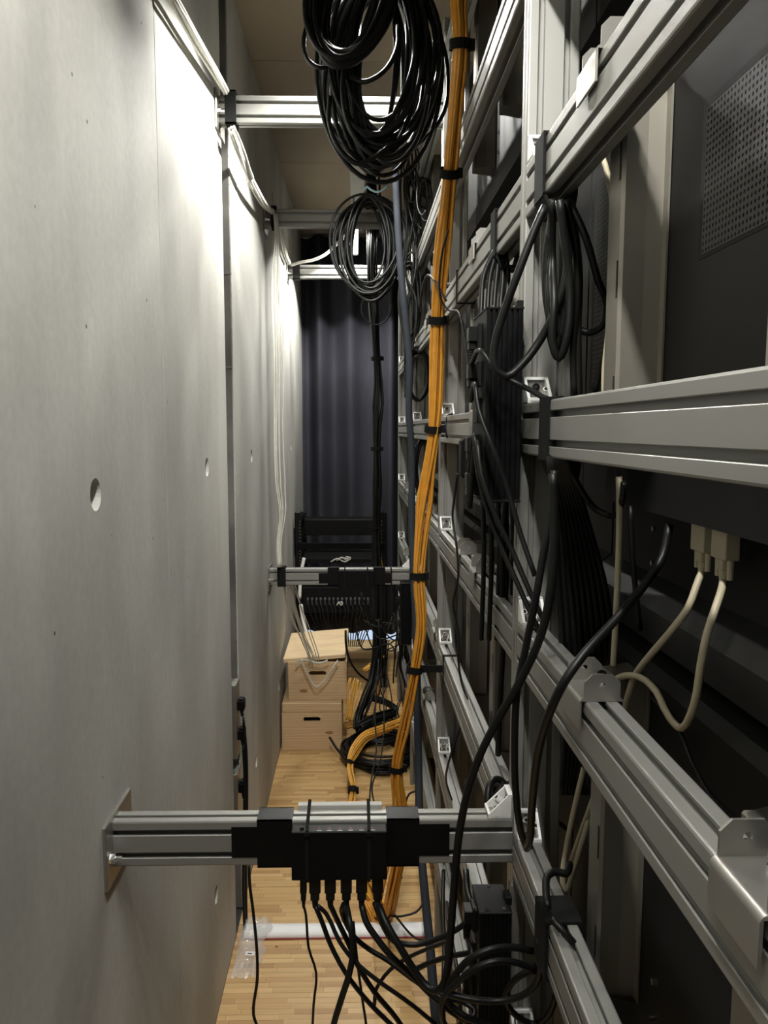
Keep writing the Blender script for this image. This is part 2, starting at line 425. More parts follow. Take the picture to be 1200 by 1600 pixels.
# die-cast corner bracket: corner at origin, legs along -Y and +Z, width along X
def bracket_mesh():
    mb = MB(); s = .042; h = .0195; t = .0035; rim = .0045
    mb.box(-h, h, -s, 0, 0, t, 3); mb.box(-h, h, -t, 0, 0, s, 3)  # inner plates and webs in darker metal: recess shade put into the colour
    for x in (-h, h - .0045):                         # cheeks with a thick bright rim along the slope
        mb.prism([(-s, 0), (-s, .006), (-.006, s), (0, s), (0, 0)], x, x + .0045, 'X')
    mb.box(-h, h, -s, -s + rim, 0, .0085); mb.box(-h, h, -.0085, 0, s - rim, s)
    for x in (-.0135, .0135):                         # screw bosses half way up the slope
        mb.cyl((x, -.012, .012), (x, -.0225, .0225), .0048, n=12); mb.cyl((x, -.0225, .0225), (x, -.0229, .0229), .0034, n=10, mi=2)
    mb.cyl((0, -.026, t), (0, -.026, t + .007), .0062, n=10, mi=1); mb.cyl((0, -t, .026), (0, -t - .007, .026), .0062, n=10, mi=1)
    mb.cyl((0, -.026, t + .007), (0, -.026, t + .0073), .0032, n=6, mi=2); mb.cyl((0, -t - .007, .026), (0, -t - .0073, .026), .0032, n=6, mi=2)
    for x in (-.008, .008): mb.prism([(-.022, t), (-t, t), (-t, .022)], x - .001, x + .001, 'X', 3)
    return mb.mesh('corner_bracket', ['cast', 'chrome', 'hole_black', 'steel'])
BR = bracket_mesh()
rail_me = {}
def rail_mesh(ln):
    k = round(ln, 4)
    if k not in rail_me: rail_me[k] = MB().prism(PRv, 0, ln, 'Y').mesh('rail', 'alu')
    return rail_me[k]
rails = {}
for k in range(4):
    y0, y1 = UY[k] + .04, UY[k + 1]
    for j, z in enumerate(RZ):
        r_ = put(rail_mesh(y1 - y0), 'rail', frame, (R + .0205, y0, H + z - .04)); rails[(k, j)] = r_
        put(BR, 'corner_bracket', r_, (R + .0205, y1, H + z))
# crossbars to the concrete wall
def crossbar(k, ztop, lower):
    y = UY[k] + .02; ln = R + L - .006
    cb = put(MB().prism(PRv, 0, ln, 'X').mesh('crossbar', 'alu'), 'crossbar', frame, (-L + .006, y, H + ztop - .04))
    pl = MB().box(0, .006, -.056, .090, -.064, .048, c=.0012); put(pl.mesh('wall_plate', 'steel'), 'wall_plate', cb, (-L, y, H + ztop - .04))
    for s in (-1, 1):
        bm = MB(); bm.cyl((.006, .017 + s * .058, -.012), (.009, .017 + s * .058, -.012), .012, n=16); bm.cyl((.009, .017 + s * .058, -.012), (.017, .017 + s * .058, -.012), .009, n=6)
        bm.cyl((.017, .017 + s * .058, -.012), (.028, .017 + s * .058, -.012), .005, n=10)
        put(bm.mesh('anchor_bolt', 'chrome'), 'anchor_bolt', cb, (-L, y, H + ztop - .04))
    put(BR, 'corner_bracket', cb, (R, y, H + ztop), (0, 0, -math.pi / 2))
    put(BR, 'corner_bracket', cb, (R, y, H + ztop - .08), (math.pi, 0, -math.pi / 2) if False else (0, math.pi, math.pi / 2))
    return cb
XB = {}
for k in (1, 2, 3, 4): XB[('u', k)] = crossbar(k, 1.0, False)
for k in (1, 3): XB[('l', k)] = crossbar(k, -.657, True)

# U-shaped sheet steel clamps straddling the rails
def clamp_mesh(ln=.072):
    mb = MB(); hw = .024; t = .0028
    # saddle: profile in x,z swept along Y: flap down, round bend, top
    prof = [(-hw - t, -.034)]
    for i in range(7):
        a = math.pi - i * math.pi / 2 / 6; prof.append((-hw + .004 + math.cos(a) * (.004 + t), -.004 + math.sin(a) * (.004 + t) + .001))
    for i in range(7):
        a = math.pi / 2 - i * math.pi / 2 / 6; prof.append((hw - .004 + math.cos(a) * (.004 + t), -.003 + math.sin(a) * (.004 + t)))
    prof += [(hw + t, -.034), (hw, -.034), (hw, 0), (-hw, 0), (-hw, -.034)]
    mb.prism(prof, -ln / 2, ln / 2, 'Y')
    for yy in (-ln / 2, ln / 2 - t):
        w2, hh, ch = .021, .032, .009
        out = [(-w2, t), (w2, t), (w2, hh * .5), (w2, hh - ch), (w2 - ch, hh), (0, hh), (-w2 + ch, hh), (-w2, hh - ch), (-w2, hh * .5)]
        c = (0, .019); inn = []
        for (u, v) in out:
            d = Vector((u - c[0], v - c[1])).normalized() * .0038; inn.append((c[0] + d.x, c[1] + d.y))
        n = len(out)
        for i in range(n):
            j = (i + 1) % n; mb.prism([out[i], out[j], inn[j], inn[i]], yy, yy + t, 'Y')
    mb.cyl((.012, .012, t), (.012, .012, t + .006), .0085, n=6, mi=1); mb.cyl((.012, .012, t + .006), (.012, .012, t + .011), .0062, n=12, mi=1)
    mb.cyl((.012, .012, t + .011), (.012, .012, t + .018), .0080, n=6, mi=1)
    return mb.mesh('rail_clamp', ['steel', 'chrome'], .6)
CL = clamp_mesh()
for k, j, y in ((0, 4, .905), (0, 4, .50), (0, 2, .915), (0, 2, .50), (1, 2, 1.79), (1, 4, 1.72), (1, 4, 1.98), (1, 6, 1.93), (1, 3, 1.75), (2, 5, 2.58), (1, 0, 1.75), (2, 4, 2.95), (2, 6, 2.95), (2, 2, 2.95), (3, 4, 4.2), (3, 5, 4.2), (3, 2, 4.2)):
    put(CL, 'rail_clamp', rails[(k, j)], (R + .0205, y, H + RZ[j] + .0004))

# ================================================================== DISPLAYS
XD = .375
zr = lambda zb, q: zb + q
def display_meshes():
    prof = [(XD, .705), (XD + .012, .718), (XD + .10, .718), (XD + .10, .002), (XD + .03, .002), (XD + .012, .012), (XD + .012, .055), (XD + .052, .085), (XD + .052, .183), (XD, .186)]
    shell = MB().prism(prof, .004, 1.196, 'Y').mesh('rear_shell', 'display_black')
    def vent(y0, y1, z0, z1, p=.0072):
        mb = MB(); ny, nz2 = int((y1 - y0) / p), int((z1 - z0) / p); X0 = XD - .0016; h = p / 2; r = .0021
        for i in range(ny):
            for j in range(nz2):
                cy_, cz = y0 + (i + .5) * p, z0 + (j + .5) * p
                sq = [(X0, cy_ + a * h, cz + b_ * h) for a, b_ in ((1, 0), (1, 1), (0, 1), (-1, 1), (-1, 0), (-1, -1), (0, -1), (1, -1))]
                ci = [(X0, cy_ + r * math.cos(k * math.pi / 4), cz + r * math.sin(k * math.pi / 4)) for k in range(8)]
                mb.add(sq + ci, [(k, 8 + k, 8 + (k + 1) % 8, (k + 1) % 8) for k in range(8)])
        return mb.mesh('vent_grille', 'grille_black')
    v1 = vent(.36, .79, .478, .635); v2 = vent(.955, 1.17, .36, .68)
    back = MB().box(XD - .0008, XD - .0002, .355, .795, .474, .639).box(XD - .0008, XD - .0002, .95, 1.175, .355, .685).mesh('vent_backing', 'hole_black')
    ch = MB(); t = .003
    for yc in (.50, .872):
        a, b_ = yc - .031, yc + .031; x0 = .322
        ch.prism([(x0, a + .006), (x0 + .006, a), (XD - .001, a), (XD - .001, a - .022), (XD - .001 - t, a - .022), (XD - .001 - t, a - t) if False else (XD - .001 - t, a - .003), (x0 + .005, a - .003), (x0 - .003, a + .005), (x0 - .003, b_), (XD - .001, b_), (XD - .001, b_ - t), (x0, b_ - t)][::-1], .03, .70, 'Z')
    chm = None
    return shell, (v1, v2), back
DSH, DV, DBK = display_meshes()
def channel_mesh():
    mb = MB(); x0 = .322 - .306; d = .052       # galvanised hat channel, open to the display; local x from web
    hw = .026; t = .0025
    out = [(d, hw + .016), (d, hw), (.004, hw), (0, hw - .004), (0, -hw + .004), (.004, -hw), (d, -hw), (d, -hw - .016)]
    inn = [(d - t, -hw - .016), (d - t, -hw - t), (.006, -hw - t + .0055), (t, -hw + .006), (t, hw - .006), (.006, hw - t), (d - t, hw - t + .005), (d - t, hw + .016)]
    mb.prism(out + inn, 0, .44, 'Z')
    sl = MB()
    for z in (.05, .19, .33): mb.box(-.0006, .002, -hw + .006, -hw + .011, z, z + .045, mi=1)
    return mb.mesh('mount_channel', ['channel', 'hole_black'])
CHM = channel_mesh()
cols = {0: .07, 1: 1.27, 2: 2.47, 3: 3.67}
rown = ['bottom', 'lower', 'middle', 'upper', 'top']
rowz = [-1.75, -1.02, -.29, .44]
wherec = ['in the first bay', 'in the second bay', 'in the third bay', 'in the last bay']
rowdesc = ['just above the floor', 'behind the low rails', 'level with the upright power strip', 'at the top of the frame']
for c, y0 in cols.items():
    for ri, zb in enumerate(rowz):
        zz = H + zb + (.012 if ri == 0 else 0)
        t = thing('video_display', 'black video display back %s, %s' % (wherec[c], rowdesc[ri]), 'display', (XD, y0, zz))
        put(DSH, 'rear_shell', t, (0, y0, zz))
        put(DBK, 'vent_backing', t, (0, y0, zz))
        for v in DV:
            g = put(v, 'vent_grille', t, (0, y0, zz)); g['kind'] = 'stuff'
        for yc in (.52, .92):
            put(CHM, 'mount_channel', t, (.322, y0 + yc, zz + .262))
        if c < 2:
            sm_ = MB()
            for yy, z3 in ((.60, .15), (.60, .10), (1.02, .15), (1.02, .10), (.83, .28), (.83, .33)): sm_.cyl((XD + .053 if z3 < .2 else XD, yy, z3), (XD + .048 if z3 < .2 else XD - .004, yy, z3), .004, n=8)
            put(sm_.mesh('case_screw', 'chrome'), 'case_screw', t, (0, y0, zz))

# ================================================================== CABLES
CAB_GROUPS = {}
def wob(pts, amp, seed, fr=3.0):
    out = []
    for i, p in enumerate(pts):
        n = noise.noise_vector(Vector(p) * fr + Vector((seed * 7.1, seed * 3.3, seed)))
        out.append(p + n * amp)
    return out
def cable(label, r, pts, matn='black_rubber', name='cable', cat='cable', drop=False, step=.015, amp=0, seed=0, n=8, group=None):
    P = [aY(*q) if not isinstance(q, Vector) else q for q in pts]
    if drop: q = P[-1]; P.append(Vector((q.x + .02, q.y + .03, r + .001)))
    for q in P: q.z = max(q.z, r + .001)
    S = spline(P, step)
    if amp: S = wob(S, amp, seed)
    return tag(MB().tube(S, r, n).build(name, matn, None, True), label, cat, group)
def strands(root, pts, count, spread, r, matn, seed=0, name='strand', step=.02, twist=1.2, pinch=()):
    P = [aY(*q) if not isinstance(q, Vector) else q for q in pts]; S = spline(P, step); rn = random.Random(seed)
    acc = [0]
    for a, b_ in zip(S, S[1:]): acc.append(acc[-1] + (b_ - a).length)
    tot = acc[-1]
    for k in range(count):
        ph = 2 * math.pi * k / count + rn.uniform(-.3, .3); rad = spread * math.sqrt((k + .5) / count); tw = rn.uniform(.6, 1.3) * twist; s2 = rn.uniform(0, 50)
        Q = []
        for i, p in enumerate(S):
            t = (S[min(i + 1, len(S) - 1)] - S[max(i - 1, 0)]).normalized()
            u = t.cross(Vector((0, 1, .001))); u = u.normalized() if u.length > .05 else Vector((1, 0, 0)); v = t.cross(u)
            f = .85 + .5 * noise.noise(Vector((acc[i] * 2.2, s2, 0)))
            for pc, wd, mn in pinch:
                d = abs(acc[i] / tot - pc) / wd
                if d < 1: f *= mn + (1 - mn) * d * d
            a = ph + acc[i] * tw + .8 * noise.noise(Vector((acc[i] * 1.5, s2, 9)))
            Q.append(p + (u * math.cos(a) + v * math.sin(a)) * rad * f)
        o = MB().tube(Q, r, 6).mesh(name, matn, True); put(o, name, root, (0, 0, 0))
    return S, acc, tot
def band(root, S, acc, tot, fr, rad, wd=.022, name='velcro_strap', matn='velcro', tail=None):
    i = min(range(len(acc)), key=lambda k: abs(acc[k] / tot - fr)); p = S[i]; t = (S[min(i + 2, len(S) - 1)] - S[max(i - 2, 0)]).normalized()
    mb = MB(); n = 14; a = t.cross(Vector((0, 1, 0))).normalized(); b_ = t.cross(a)
    vs = []
    for h_, q in ((-wd / 2, 1.0), (-wd / 2, 1.12), (wd / 2, 1.12), (wd / 2, 1.0)):
        vs += [p + t * h_ + (a * math.cos(2 * math.pi * k / n) + b_ * math.sin(2 * math.pi * k / n) * .8) * rad * q for k in range(n)]
    fs = [(j * n + k, j * n + (k + 1) % n, ((j + 1) % 4) * n + (k + 1) % n, ((j + 1) % 4) * n + k) for j in range(4) for k in range(n)]
    mb.add(vs, fs)
    if tail: mb.box(p.x + rad * .7, p.x + tail, p.y - .004, p.y + .001, p.z - wd / 2, p.z + wd / 2)
    else: mb.box(p.x + rad * .8, p.x + rad * 1.45, p.y - .006, p.y + .004, p.z - wd * .55, p.z + wd * .5)
    put(mb.mesh(name, matn), name, root, (0, 0, 0))
def bundle(label, pts, count, spread, r, matn, bands=(), seed=0, name='cable_bundle', bw=.022, twist=1.2, pinch=None, tails={}, brad=None):
    P = [aY(*q) if not isinstance(q, Vector) else q for q in pts]
    root = thing(name, label, 'cable bundle', P[-1])
    if any(isinstance(q, int) for q in bands):          # straps given by control point: turn into fractions of the length
        T = spline(P); ac = [0]
        for q0, q1 in zip(T, T[1:]): ac.append(ac[-1] + (q1 - q0).length)
        bands = tuple(ac[min(range(len(T)), key=lambda i: (T[i] - P[q]).length)] / ac[-1] for q in bands)
    pin = pinch if pinch is not None else [(b_, .075, .58) for b_ in bands]
    S, acc, tot = strands(root, P, count, spread, r, matn, seed, twist=twist, pinch=pin)
    for i, b_ in enumerate(bands): band(root, S, acc, tot, b_, brad or (spread * .58 + r), bw, tail=tails.get(i))
    return root

# orange fibre bundle falling from the ceiling along the frame
bundle('thick bundle of orange fibre cables falling in front of the frame', [(722, -120, 1.84), (716, 0, 1.88), (719, 70, 1.87), (712, 160, 1.93), (702, 270, 2.02), (690, 400, 2.13), (683, 500, 2.20), (680, 600, 2.23), (677, 670, 2.26), (664, 780, 2.32), (653, 900, 2.32), (657, 980, 2.32), (648, 1045, 2.33), (632, 1130, 2.38), (620, 1200, 2.42), (626, 1290, 2.46), (612, 1380, 2.50), (592, 1435, 2.58), (575, 1410, 2.62)],
       17, .032, .0046, 'orange', (2, 4, 6, 8, 10, 12, 14), 3, twist=1.0, tails={5: .09})
# yellow-orange bundle on the floor going to the crates
bundle('yellow-orange cable bundle curving over the black coil on the floor', [(628, 1128, 3.75), (600, 1140, 3.82), (570, 1152, 3.85), (550, 1180, 3.75), (546, 1205, 3.60), (551, 1228, 3.52), (548, 1262, 3.42), (560, 1330, 3.05), (582, 1400, 2.72), (600, 1425, 2.62)],
       13, .028, .0040, 'yellow_orange', (.30, .41), 5, bw=.03)
bundle('short upright tuft of orange cables beside the upper crate', [(556, 1062, 4.25), (551, 1085, 4.2), (548, 1110, 4.15), (545, 1125, 4.12)], 10, .055, .0036, 'yellow_orange', (), 6, pinch=[(.95, .6, .5)])
bundle('orange cables dropping behind the equipment rack post', [(592, 866, 4.98), (596, 880, 4.98), (594, 930, 4.98), (595, 990, 4.98), (594, 1040, 4.97), (590, 1082, 4.96), (580, 1092, 4.9)], 5, .012, .0038, 'yellow_orange', (.55,), 7)
bundle('orange cables lying on the floor between crate and rack', [(570, 1047, 4.75), (585, 1036, 4.8), (600, 1026, 4.9)], 6, .02, .004, 'yellow_orange', (), 9)
bundle('loose orange cables on the floor under the thick black sleeve', [(540, 1135, 4.2), (575, 1124, 4.25), (605, 1118, 4.3), (640, 1128, 4.3)], 8, .03, .004, 'yellow_orange', (), 10)

# coils
def coil(label, cx, cz, Y, rx, rz, turns, r, seed, matn='black_rubber', dY=.05, jit=.2, name='cable_coil', cat='cable coil', flat=False, tail=None, group=None, tilt=0, pins=None):
    rn = random.Random(seed); S = []; c = aY(cx, cz, Y) if not isinstance(cx, Vector) else cx
    prm = [(rn.uniform(-jit, jit), rn.uniform(-jit, jit), rn.uniform(-1, 1), rn.uniform(-jit, jit), rn.uniform(-.6, .6) * jit) for _ in range(turns + 2)]
    n = 44
    for k in range(turns * n + 1):
        q = k / n; i = int(q); f = q - i; f = f * f * (3 - 2 * f)
        a = [prm[i][z] * (1 - f) + prm[i + 1][z] * f for z in range(5)]
        an = 2 * math.pi * q + math.pi / 2
        u = math.cos(an) * rx * (1 + a[0]) + a[3] * rx * .5; v = math.sin(an) * rz * (1 + a[1] * .6)
        if pins: v = v + (rz * (1 - (1 + a[1] * .6)) ) * max(0, math.sin(an)) * pins - a[4] * rz * (1 - max(0, math.sin(an)))
        dd = a[2] * dY
        if flat: S.append(c + Vector((u, v, dd)))
        else: S.append(c + Vector((u * math.cos(tilt) - v * math.sin(tilt), dd, u * math.sin(tilt) + v * math.cos(tilt))))
    if tail: S += spline([S[-1]] + [aY(*t) for t in tail])[1:]
    for s_ in S: s_.z = max(s_.z, r + .0005)
    return tag(MB().tube(S, r, 6).build(name, matn, None, True), label, cat, group)
PXM = lambda px, Y: px * Y / 1210.0
coil('large heavy coil of black cable hanging before the first upper crossbar', 598, 105, 2.12, PXM(62, 2.12), PXM(122, 2.12), 32, .0062, 1, dY=.07, jit=.55, pins=.8, tilt=-.06)
cable('single black cable loop standing off the big coil towards the wall', .0058, [(512, 12, 2.06), (490, 25, 2.05), (475, 58, 2.05), (480, 92, 2.05), (500, 106, 2.05), (524, 98, 2.06), (545, 84, 2.08)])
cable('single black cable arc crossing the open middle of the big coil', .0062, [(622, 40, 2.06), (622, 70, 2.05), (606, 105, 2.05), (582, 124, 2.05), (566, 128, 2.06), (548, 120, 2.07)])
cable('single black cable sagging lowest below the big coil', .0058, [(516, 150, 2.02), (514, 190, 2.02), (530, 232, 2.02), (556, 256, 2.02), (584, 246, 2.02), (606, 230, 2.02)])
cable('black cable end drooping from the big coil beside the sagging one', .0058, [(588, 244, 2.03), (604, 255, 2.03), (626, 250, 2.03), (648, 225, 2.03), (662, 190, 2.03), (670, 150, 2.04)])
coil('smaller black cable loops hanging above the large coil', 552, 0, 2.02, PXM(46, 2.02), PXM(82, 2.02), 15, .0075, 2, dY=.045, jit=.36, tilt=-.35)
coil('thin black cable coil hanging before the second upper crossbar', 576, 383, 3.48, PXM(40, 3.48), PXM(66, 3.48), 18, .0058, 3, 'black_thin', dY=.05, jit=.38, pins=.6)
coil('black cable coil tied below a rail behind the orange bundle', 653, 585, 3.35, PXM(17, 3.35), PXM(38, 3.35), 12, .0052, 4, dY=.04, jit=.22)
coil('long narrow black cable coil hanging at the frame', 640, 470, 3.42, PXM(13, 3.42), PXM(62, 3.42), 10, .005, 5, dY=.04, jit=.3)
coil('thin cable loop hanging against the curtain', 588, 482, 4.5, PXM(22, 4.5), PXM(24, 4.5), 2, .0035, 6, 'black_thin', dY=.01, jit=.05)
coil('black cable loops hung inside the frame under the middle rail', 662, 730, 3.3, PXM(14, 3.3), PXM(45, 3.3), 9, .005, 7, dY=.05, jit=.25)
ctr = aZ(596, 1176, .03); ctr.z = .045
coil('wide flat coil of black cable lying on the parquet', ctr, None, None, .168, .20, 34, .0068, 8, dY=.040, jit=.26, flat=True)
bundle('smaller stray loops of black cable on the floor beside the crates', [(560, 1150, 4.0), (600, 1160, 3.95), (636, 1140, 4.1), (600, 1130, 4.2), (560, 1140, 4.1)], 4, .02, .005, 'black_rubber', (), 12)

# tangled black cables in the corner by the third upright
rn = random.Random(11)
for k in range(11):
    x = rn.uniform(628, 652); Y = rn.uniform(3.3, 3.62); q = [(x + rn.uniform(-8, 14), 215 + rn.uniform(0, 60), Y)]
    for yy in (300, 360, 420, 480): q.append((x + rn.uniform(-9, 9), yy + rn.uniform(-12, 12), Y + rn.uniform(-.03, .03)))
    q.append((632 + rn.uniform(0, 10), 560 + rn.uniform(0, 60), Y))
    cable('thin black cable in the tangle beside the slate hose', .0045, q, 'black_thin', group='tangle beside the slate hose', amp=.01, seed=k)
for k in range(9):
    cx, cyy = rn.uniform(640, 668), rn.uniform(255, 345); rx, ry = rn.uniform(6, 14), rn.uniform(14, 34); Y = rn.uniform(3.2, 3.5); a0 = rn.uniform(0, 6)
    cable('loop of thin black cable sticking out of the tangle by the slate hose', .0042, [(cx + rx * math.cos(a0 + t * .7), cyy + ry * math.sin(a0 + t * .7), Y + .01 * t) for t in range(9)], 'black_thin', group='loops by the slate hose')
# bundle hanging free from the duct down to the floor
bundle('long black cable bundle hanging from the ceiling duct to the floor', [(582, 250, 4.62), (582, 330, 4.62), (580, 420, 4.62), (586, 520, 4.62), (590, 600, 4.62), (588, 680, 4.62), (588, 760, 4.6), (586, 850, 4.6), (588, 950, 4.58), (588, 1020, 4.55), (582, 1060, 4.5), (572, 1090, 4.35), (562, 1120, 4.15), (560, 1140, 4.05)], 16, .040, .0062, 'black_rubber', (.32, .47, .60), 13, twist=.5)
bundle('thick black cable sleeve folded on the floor behind the flat coil', [(562, 1136, 4.0), (590, 1122, 4.1), (617, 1112, 4.2), (605, 1100, 4.3), (575, 1090, 4.4)], 8, .03, .0075, 'black_rubber', (), 14)
# slate-blue hose
cable('slate-blue flat hose running down beside the orange bundle', .014, [(617, 180, 3.2), (618, 270, 3.2), (621, 340, 3.2), (626, 420, 3.2), (634, 500, 3.2), (640, 570, 3.19), (639, 640, 3.18), (644, 720, 3.15), (643, 800, 3.1), (646, 900, 3.0), (651, 1000, 2.9), (652, 1100, 2.8), (654, 1200, 2.7), (656, 1300, 2.55), (664, 1400, 2.38), (672, 1480, 2.22), (680, 1580, 2.08), (684, 1620, 2.06)], 'slate_hose', 'hose', 'hose')
ct = cable('pale blue cable tie tail hooked over the hanging cables', .0045, [(569, 297, 3.45), (573, 292, 3.44), (579, 296, 3.43), (588, 300, 3.43), (598, 297, 3.44), (606, 290, 3.45)], 'cyan_tie', 'cable_tie', 'cable tie')
cable('thin white wire looped behind the slate hose', .0035, [(596, 305, 3.5), (601, 315, 3.5), (610, 319, 3.5), (618, 316, 3.5)], 'white_cable')
# white cables along the concrete wall
def wp(x, y, X=-.385): return aX(x, y, X)
A0 = Vector((-.385, 1.27, H + 1.01))
bundle('white cable bundle slung along the wall to the first upper crossbar', [A0, wp(262, -22), wp(285, 22), wp(312, 70), wp(336, 112), wp(352, 140), wp(358, 150)], 7, .014, .0042, 'white_cable', (), 21)
bundle('white cable bundle sagging between first and second upper crossbars', [wp(362, 204, -.37), wp(376, 240, -.37), wp(386, 268, -.37), wp(400, 296, -.37), wp(413, 318, -.37), wp(428, 332, -.37)], 7, .013, .0042, 'white_cable', (), 22)
bundle('white cables hanging straight down the concrete wall', [(430, 334, 3.62), (432, 360, 3.61), (431, 450, 3.61), (433, 560, 3.61), (434, 680, 3.61), (437, 760, 3.61), (441, 800, 3.61), (436, 850, 3.61), (437, 886, 3.61)], 8, .030, .0030, 'white_cable', (), 23, twist=.3, pinch=[(0, .15, .4), (1, .25, .35)])
bundle('white cables from the wall dropping into the open upper crate', [(450, 908, 3.7), (458, 940, 3.8), (467, 970, 3.9), (478, 1000, 3.98), (488, 1030, 4.05), (486, 1036, 4.1)], 10, .040, .0027, 'white_cable', (), 24)
cable('white cable loop hanging out of the upper crate', .0045, [(470, 1030, 4.03), (480, 1052, 4.03), (494, 1073, 4.03), (508, 1062, 4.03), (520, 1044, 4.03), (528, 1032, 4.05)], 'white_cable')
cable('white plug cable curling from the crate lid', .005, [(462, 1040, 4.05), (466, 1033, 4.05), (475, 1031, 4.05), (500, 1036, 4.04), (512, 1032, 4.04)], 'white_cable')
bundle('white cables swung from the third upper crossbar towards the thin coil', [(455, 414, 4.8), (468, 410, 4.78), (490, 406, 4.76), (510, 396, 4.74), (524, 382, 4.72), (540, 368, 4.7)], 5, .012, .004, 'white_cable', (), 25)
bundle('white cables creeping along the wall to the third upper crossbar', [wp(434, 345, -.39), wp(440, 372, -.39), wp(446, 398, -.39), wp(452, 412, -.39)], 4, .014, .004, 'white_cable', (), 26)
cable('thick white cable tied behind the low crossbar near the wall', .012, [(475, 872, 5.0), (470, 900, 4.95), (468, 935, 4.9)], 'white_cable')
cable('thick white cable below the black tie near the crates', .013, [(470, 945, 4.9), (473, 965, 4.85), (479, 990, 4.75), (481, 1005, 4.6)], 'white_cable')

# ================================================================== CROSSBAR EQUIPMENT
def sleeve(name, label, x0, x1, y0, y1, z0, z1, matn='tape', cat='tape', t=.0025, group=None, parent=None):
    mb = MB(); mb.box(x0, x1, y0 - t, y0, z0 - t, z1 + t); mb.box(x0, x1, y1, y1 + t, z0 - t, z1 + t)
    mb.box(x0, x1, y0 - t, y1 + t, z1, z1 + t); mb.box(x0, x1, y0 - t, y1 + t, z0 - t, z0)
    return tag(mb.build(name, matn), label, cat, group)
YF = UY[1]; zt = H - .657; zb = zt - .08
xp = lambda px, Y=YF, py=1320: aY(px, py, Y).x
# --- splitter on the near low crossbar
sp = thing('signal_splitter', 'black signal splitter box strapped to the near low crossbar with six plugged cables', 'splitter', (xp(530), YF - .015, zb))
a, b_ = xp(455, YF - .03), xp(605, YF - .03)
put(MB().box(a, b_, YF - .030, YF - .0015, zb - .010, zt - .0045, c=.0015).mesh('case', 'black_box'), 'case', sp, (0, 0, 0))
put(MB().box(a + .006, b_ - .006, YF + .0415, YF + .055, zb, zt + .006, c=.001).mesh('back_plate', 'duct_grey'), 'back_plate', sp, (0, 0, 0))
mk = MB()
for i, px in enumerate((499, 515, 531, 548, 565, 582)):
    x = aZ(px, 1291, zt).x; mk.box(x - .004, x + .004, YF - .0255, YF - .0245, zt - .0046, zt - .0043); mk.cyl((x, YF - .018, zt - .0046), (x, YF - .018, zt - .0042), .0013, n=8, mi=1)
x = aZ(472, 1290, zt).x; mk.cyl((x, YF - .018, zt - .0046), (x, YF - .018, zt - .0015), .004, n=12, mi=2)
put(mk.mesh('indicator_strip', ['label_white', 'led_red', 'hole_black']), 'indicator_strip', sp, (0, 0, 0))
plugx = []
for i, px in enumerate((474, 492, 516, 541, 565, 590)):
    x = aY(px, 1375, YF - .016).x; hw = .0055 if i == 0 else .0095; z1 = zb - .0105
    pm = MB(); pm.box(x - hw, x + hw, YF - .022, YF - .010, z1 - .028, z1, c=.001)
    pm.box(x - hw * .78, x + hw * .78, YF - .021, YF - .011, z1 - .040, z1 - .028)
    for q in range(4): pm.cyl((x, YF - .016, z1 - .040 - q * .004), (x, YF - .016, z1 - .0432 - q * .004), hw * (.62 - .05 * q), hw * (.60 - .05 * q), n=10)
    put(pm.mesh('plug', 'black_rubber'), 'plug', sp, (0, 0, 0)); plugx.append(Vector((x, YF - .016, z1 - .052)))
for px in (482, 576):
    x = aZ(px, 1275, zt).x
    mb = MB(); y0, y1, z0, z1 = YF - .0305, YF + .056, zb - .011, zt + .007; t = .0018
    mb.box(x - .0028, x + .0028, y0 - t, y0, z0, zt - .004).box(x - .0028, x + .0028, y1, y1 + t, z0, z1).box(x - .0028, x + .0028, y0, y1, z0 - t, z0)
    mb.prism([(y0 - t, zt - .004), (YF - .002, zt + .0006), (y1 + t, z1), (y1 + t, z1 + t), (YF - .002, zt + .003), (y0 - t, zt - .001)], x - .0028, x + .0028, 'X')
    mb.box(x - .004, x + .004, y0 - .006, y0, zt - .009, zt - .003)
    tag(mb.build('zip_tie', 'velcro'), 'black zip tie round the near low crossbar %s' % ('beside the splitter button' if px < 500 else 'at the end of the indicator row'), 'zip tie', 'zip ties on the near low crossbar')
def tapes(Y, py, wraps, fronts, where):
    for k, (px0, px1) in enumerate(wraps): sleeve('gaffer_tape', 'wide black tape round the %s low crossbar, %s side of its splitter' % (where, ('concrete wall', 'display frame')[k]), xp(px0, Y, py), xp(px1, Y, py), Y, Y + .04, zb, zt, group='tape on the %s low crossbar' % where)
    for k, (px0, px1, f0, f1) in enumerate(fronts):
        o = MB().box(xp(px0, Y, py), xp(px1, Y, py), Y - .0016, Y - .0003, zb + .08 * f0, zb + .08 * f1).build('gaffer_tape', 'tape')
        tag(o, 'flat black tape end on the face of the %s low crossbar, towards the %s' % (where, ('concrete wall', 'display frame')[k]), 'tape', 'tape strips on the %s low crossbar' % where)
tapes(YF, 1320, ((402, 457), (604, 655)), ((362, 404, .20, .87), (653, 702, .20, .90)), 'near')
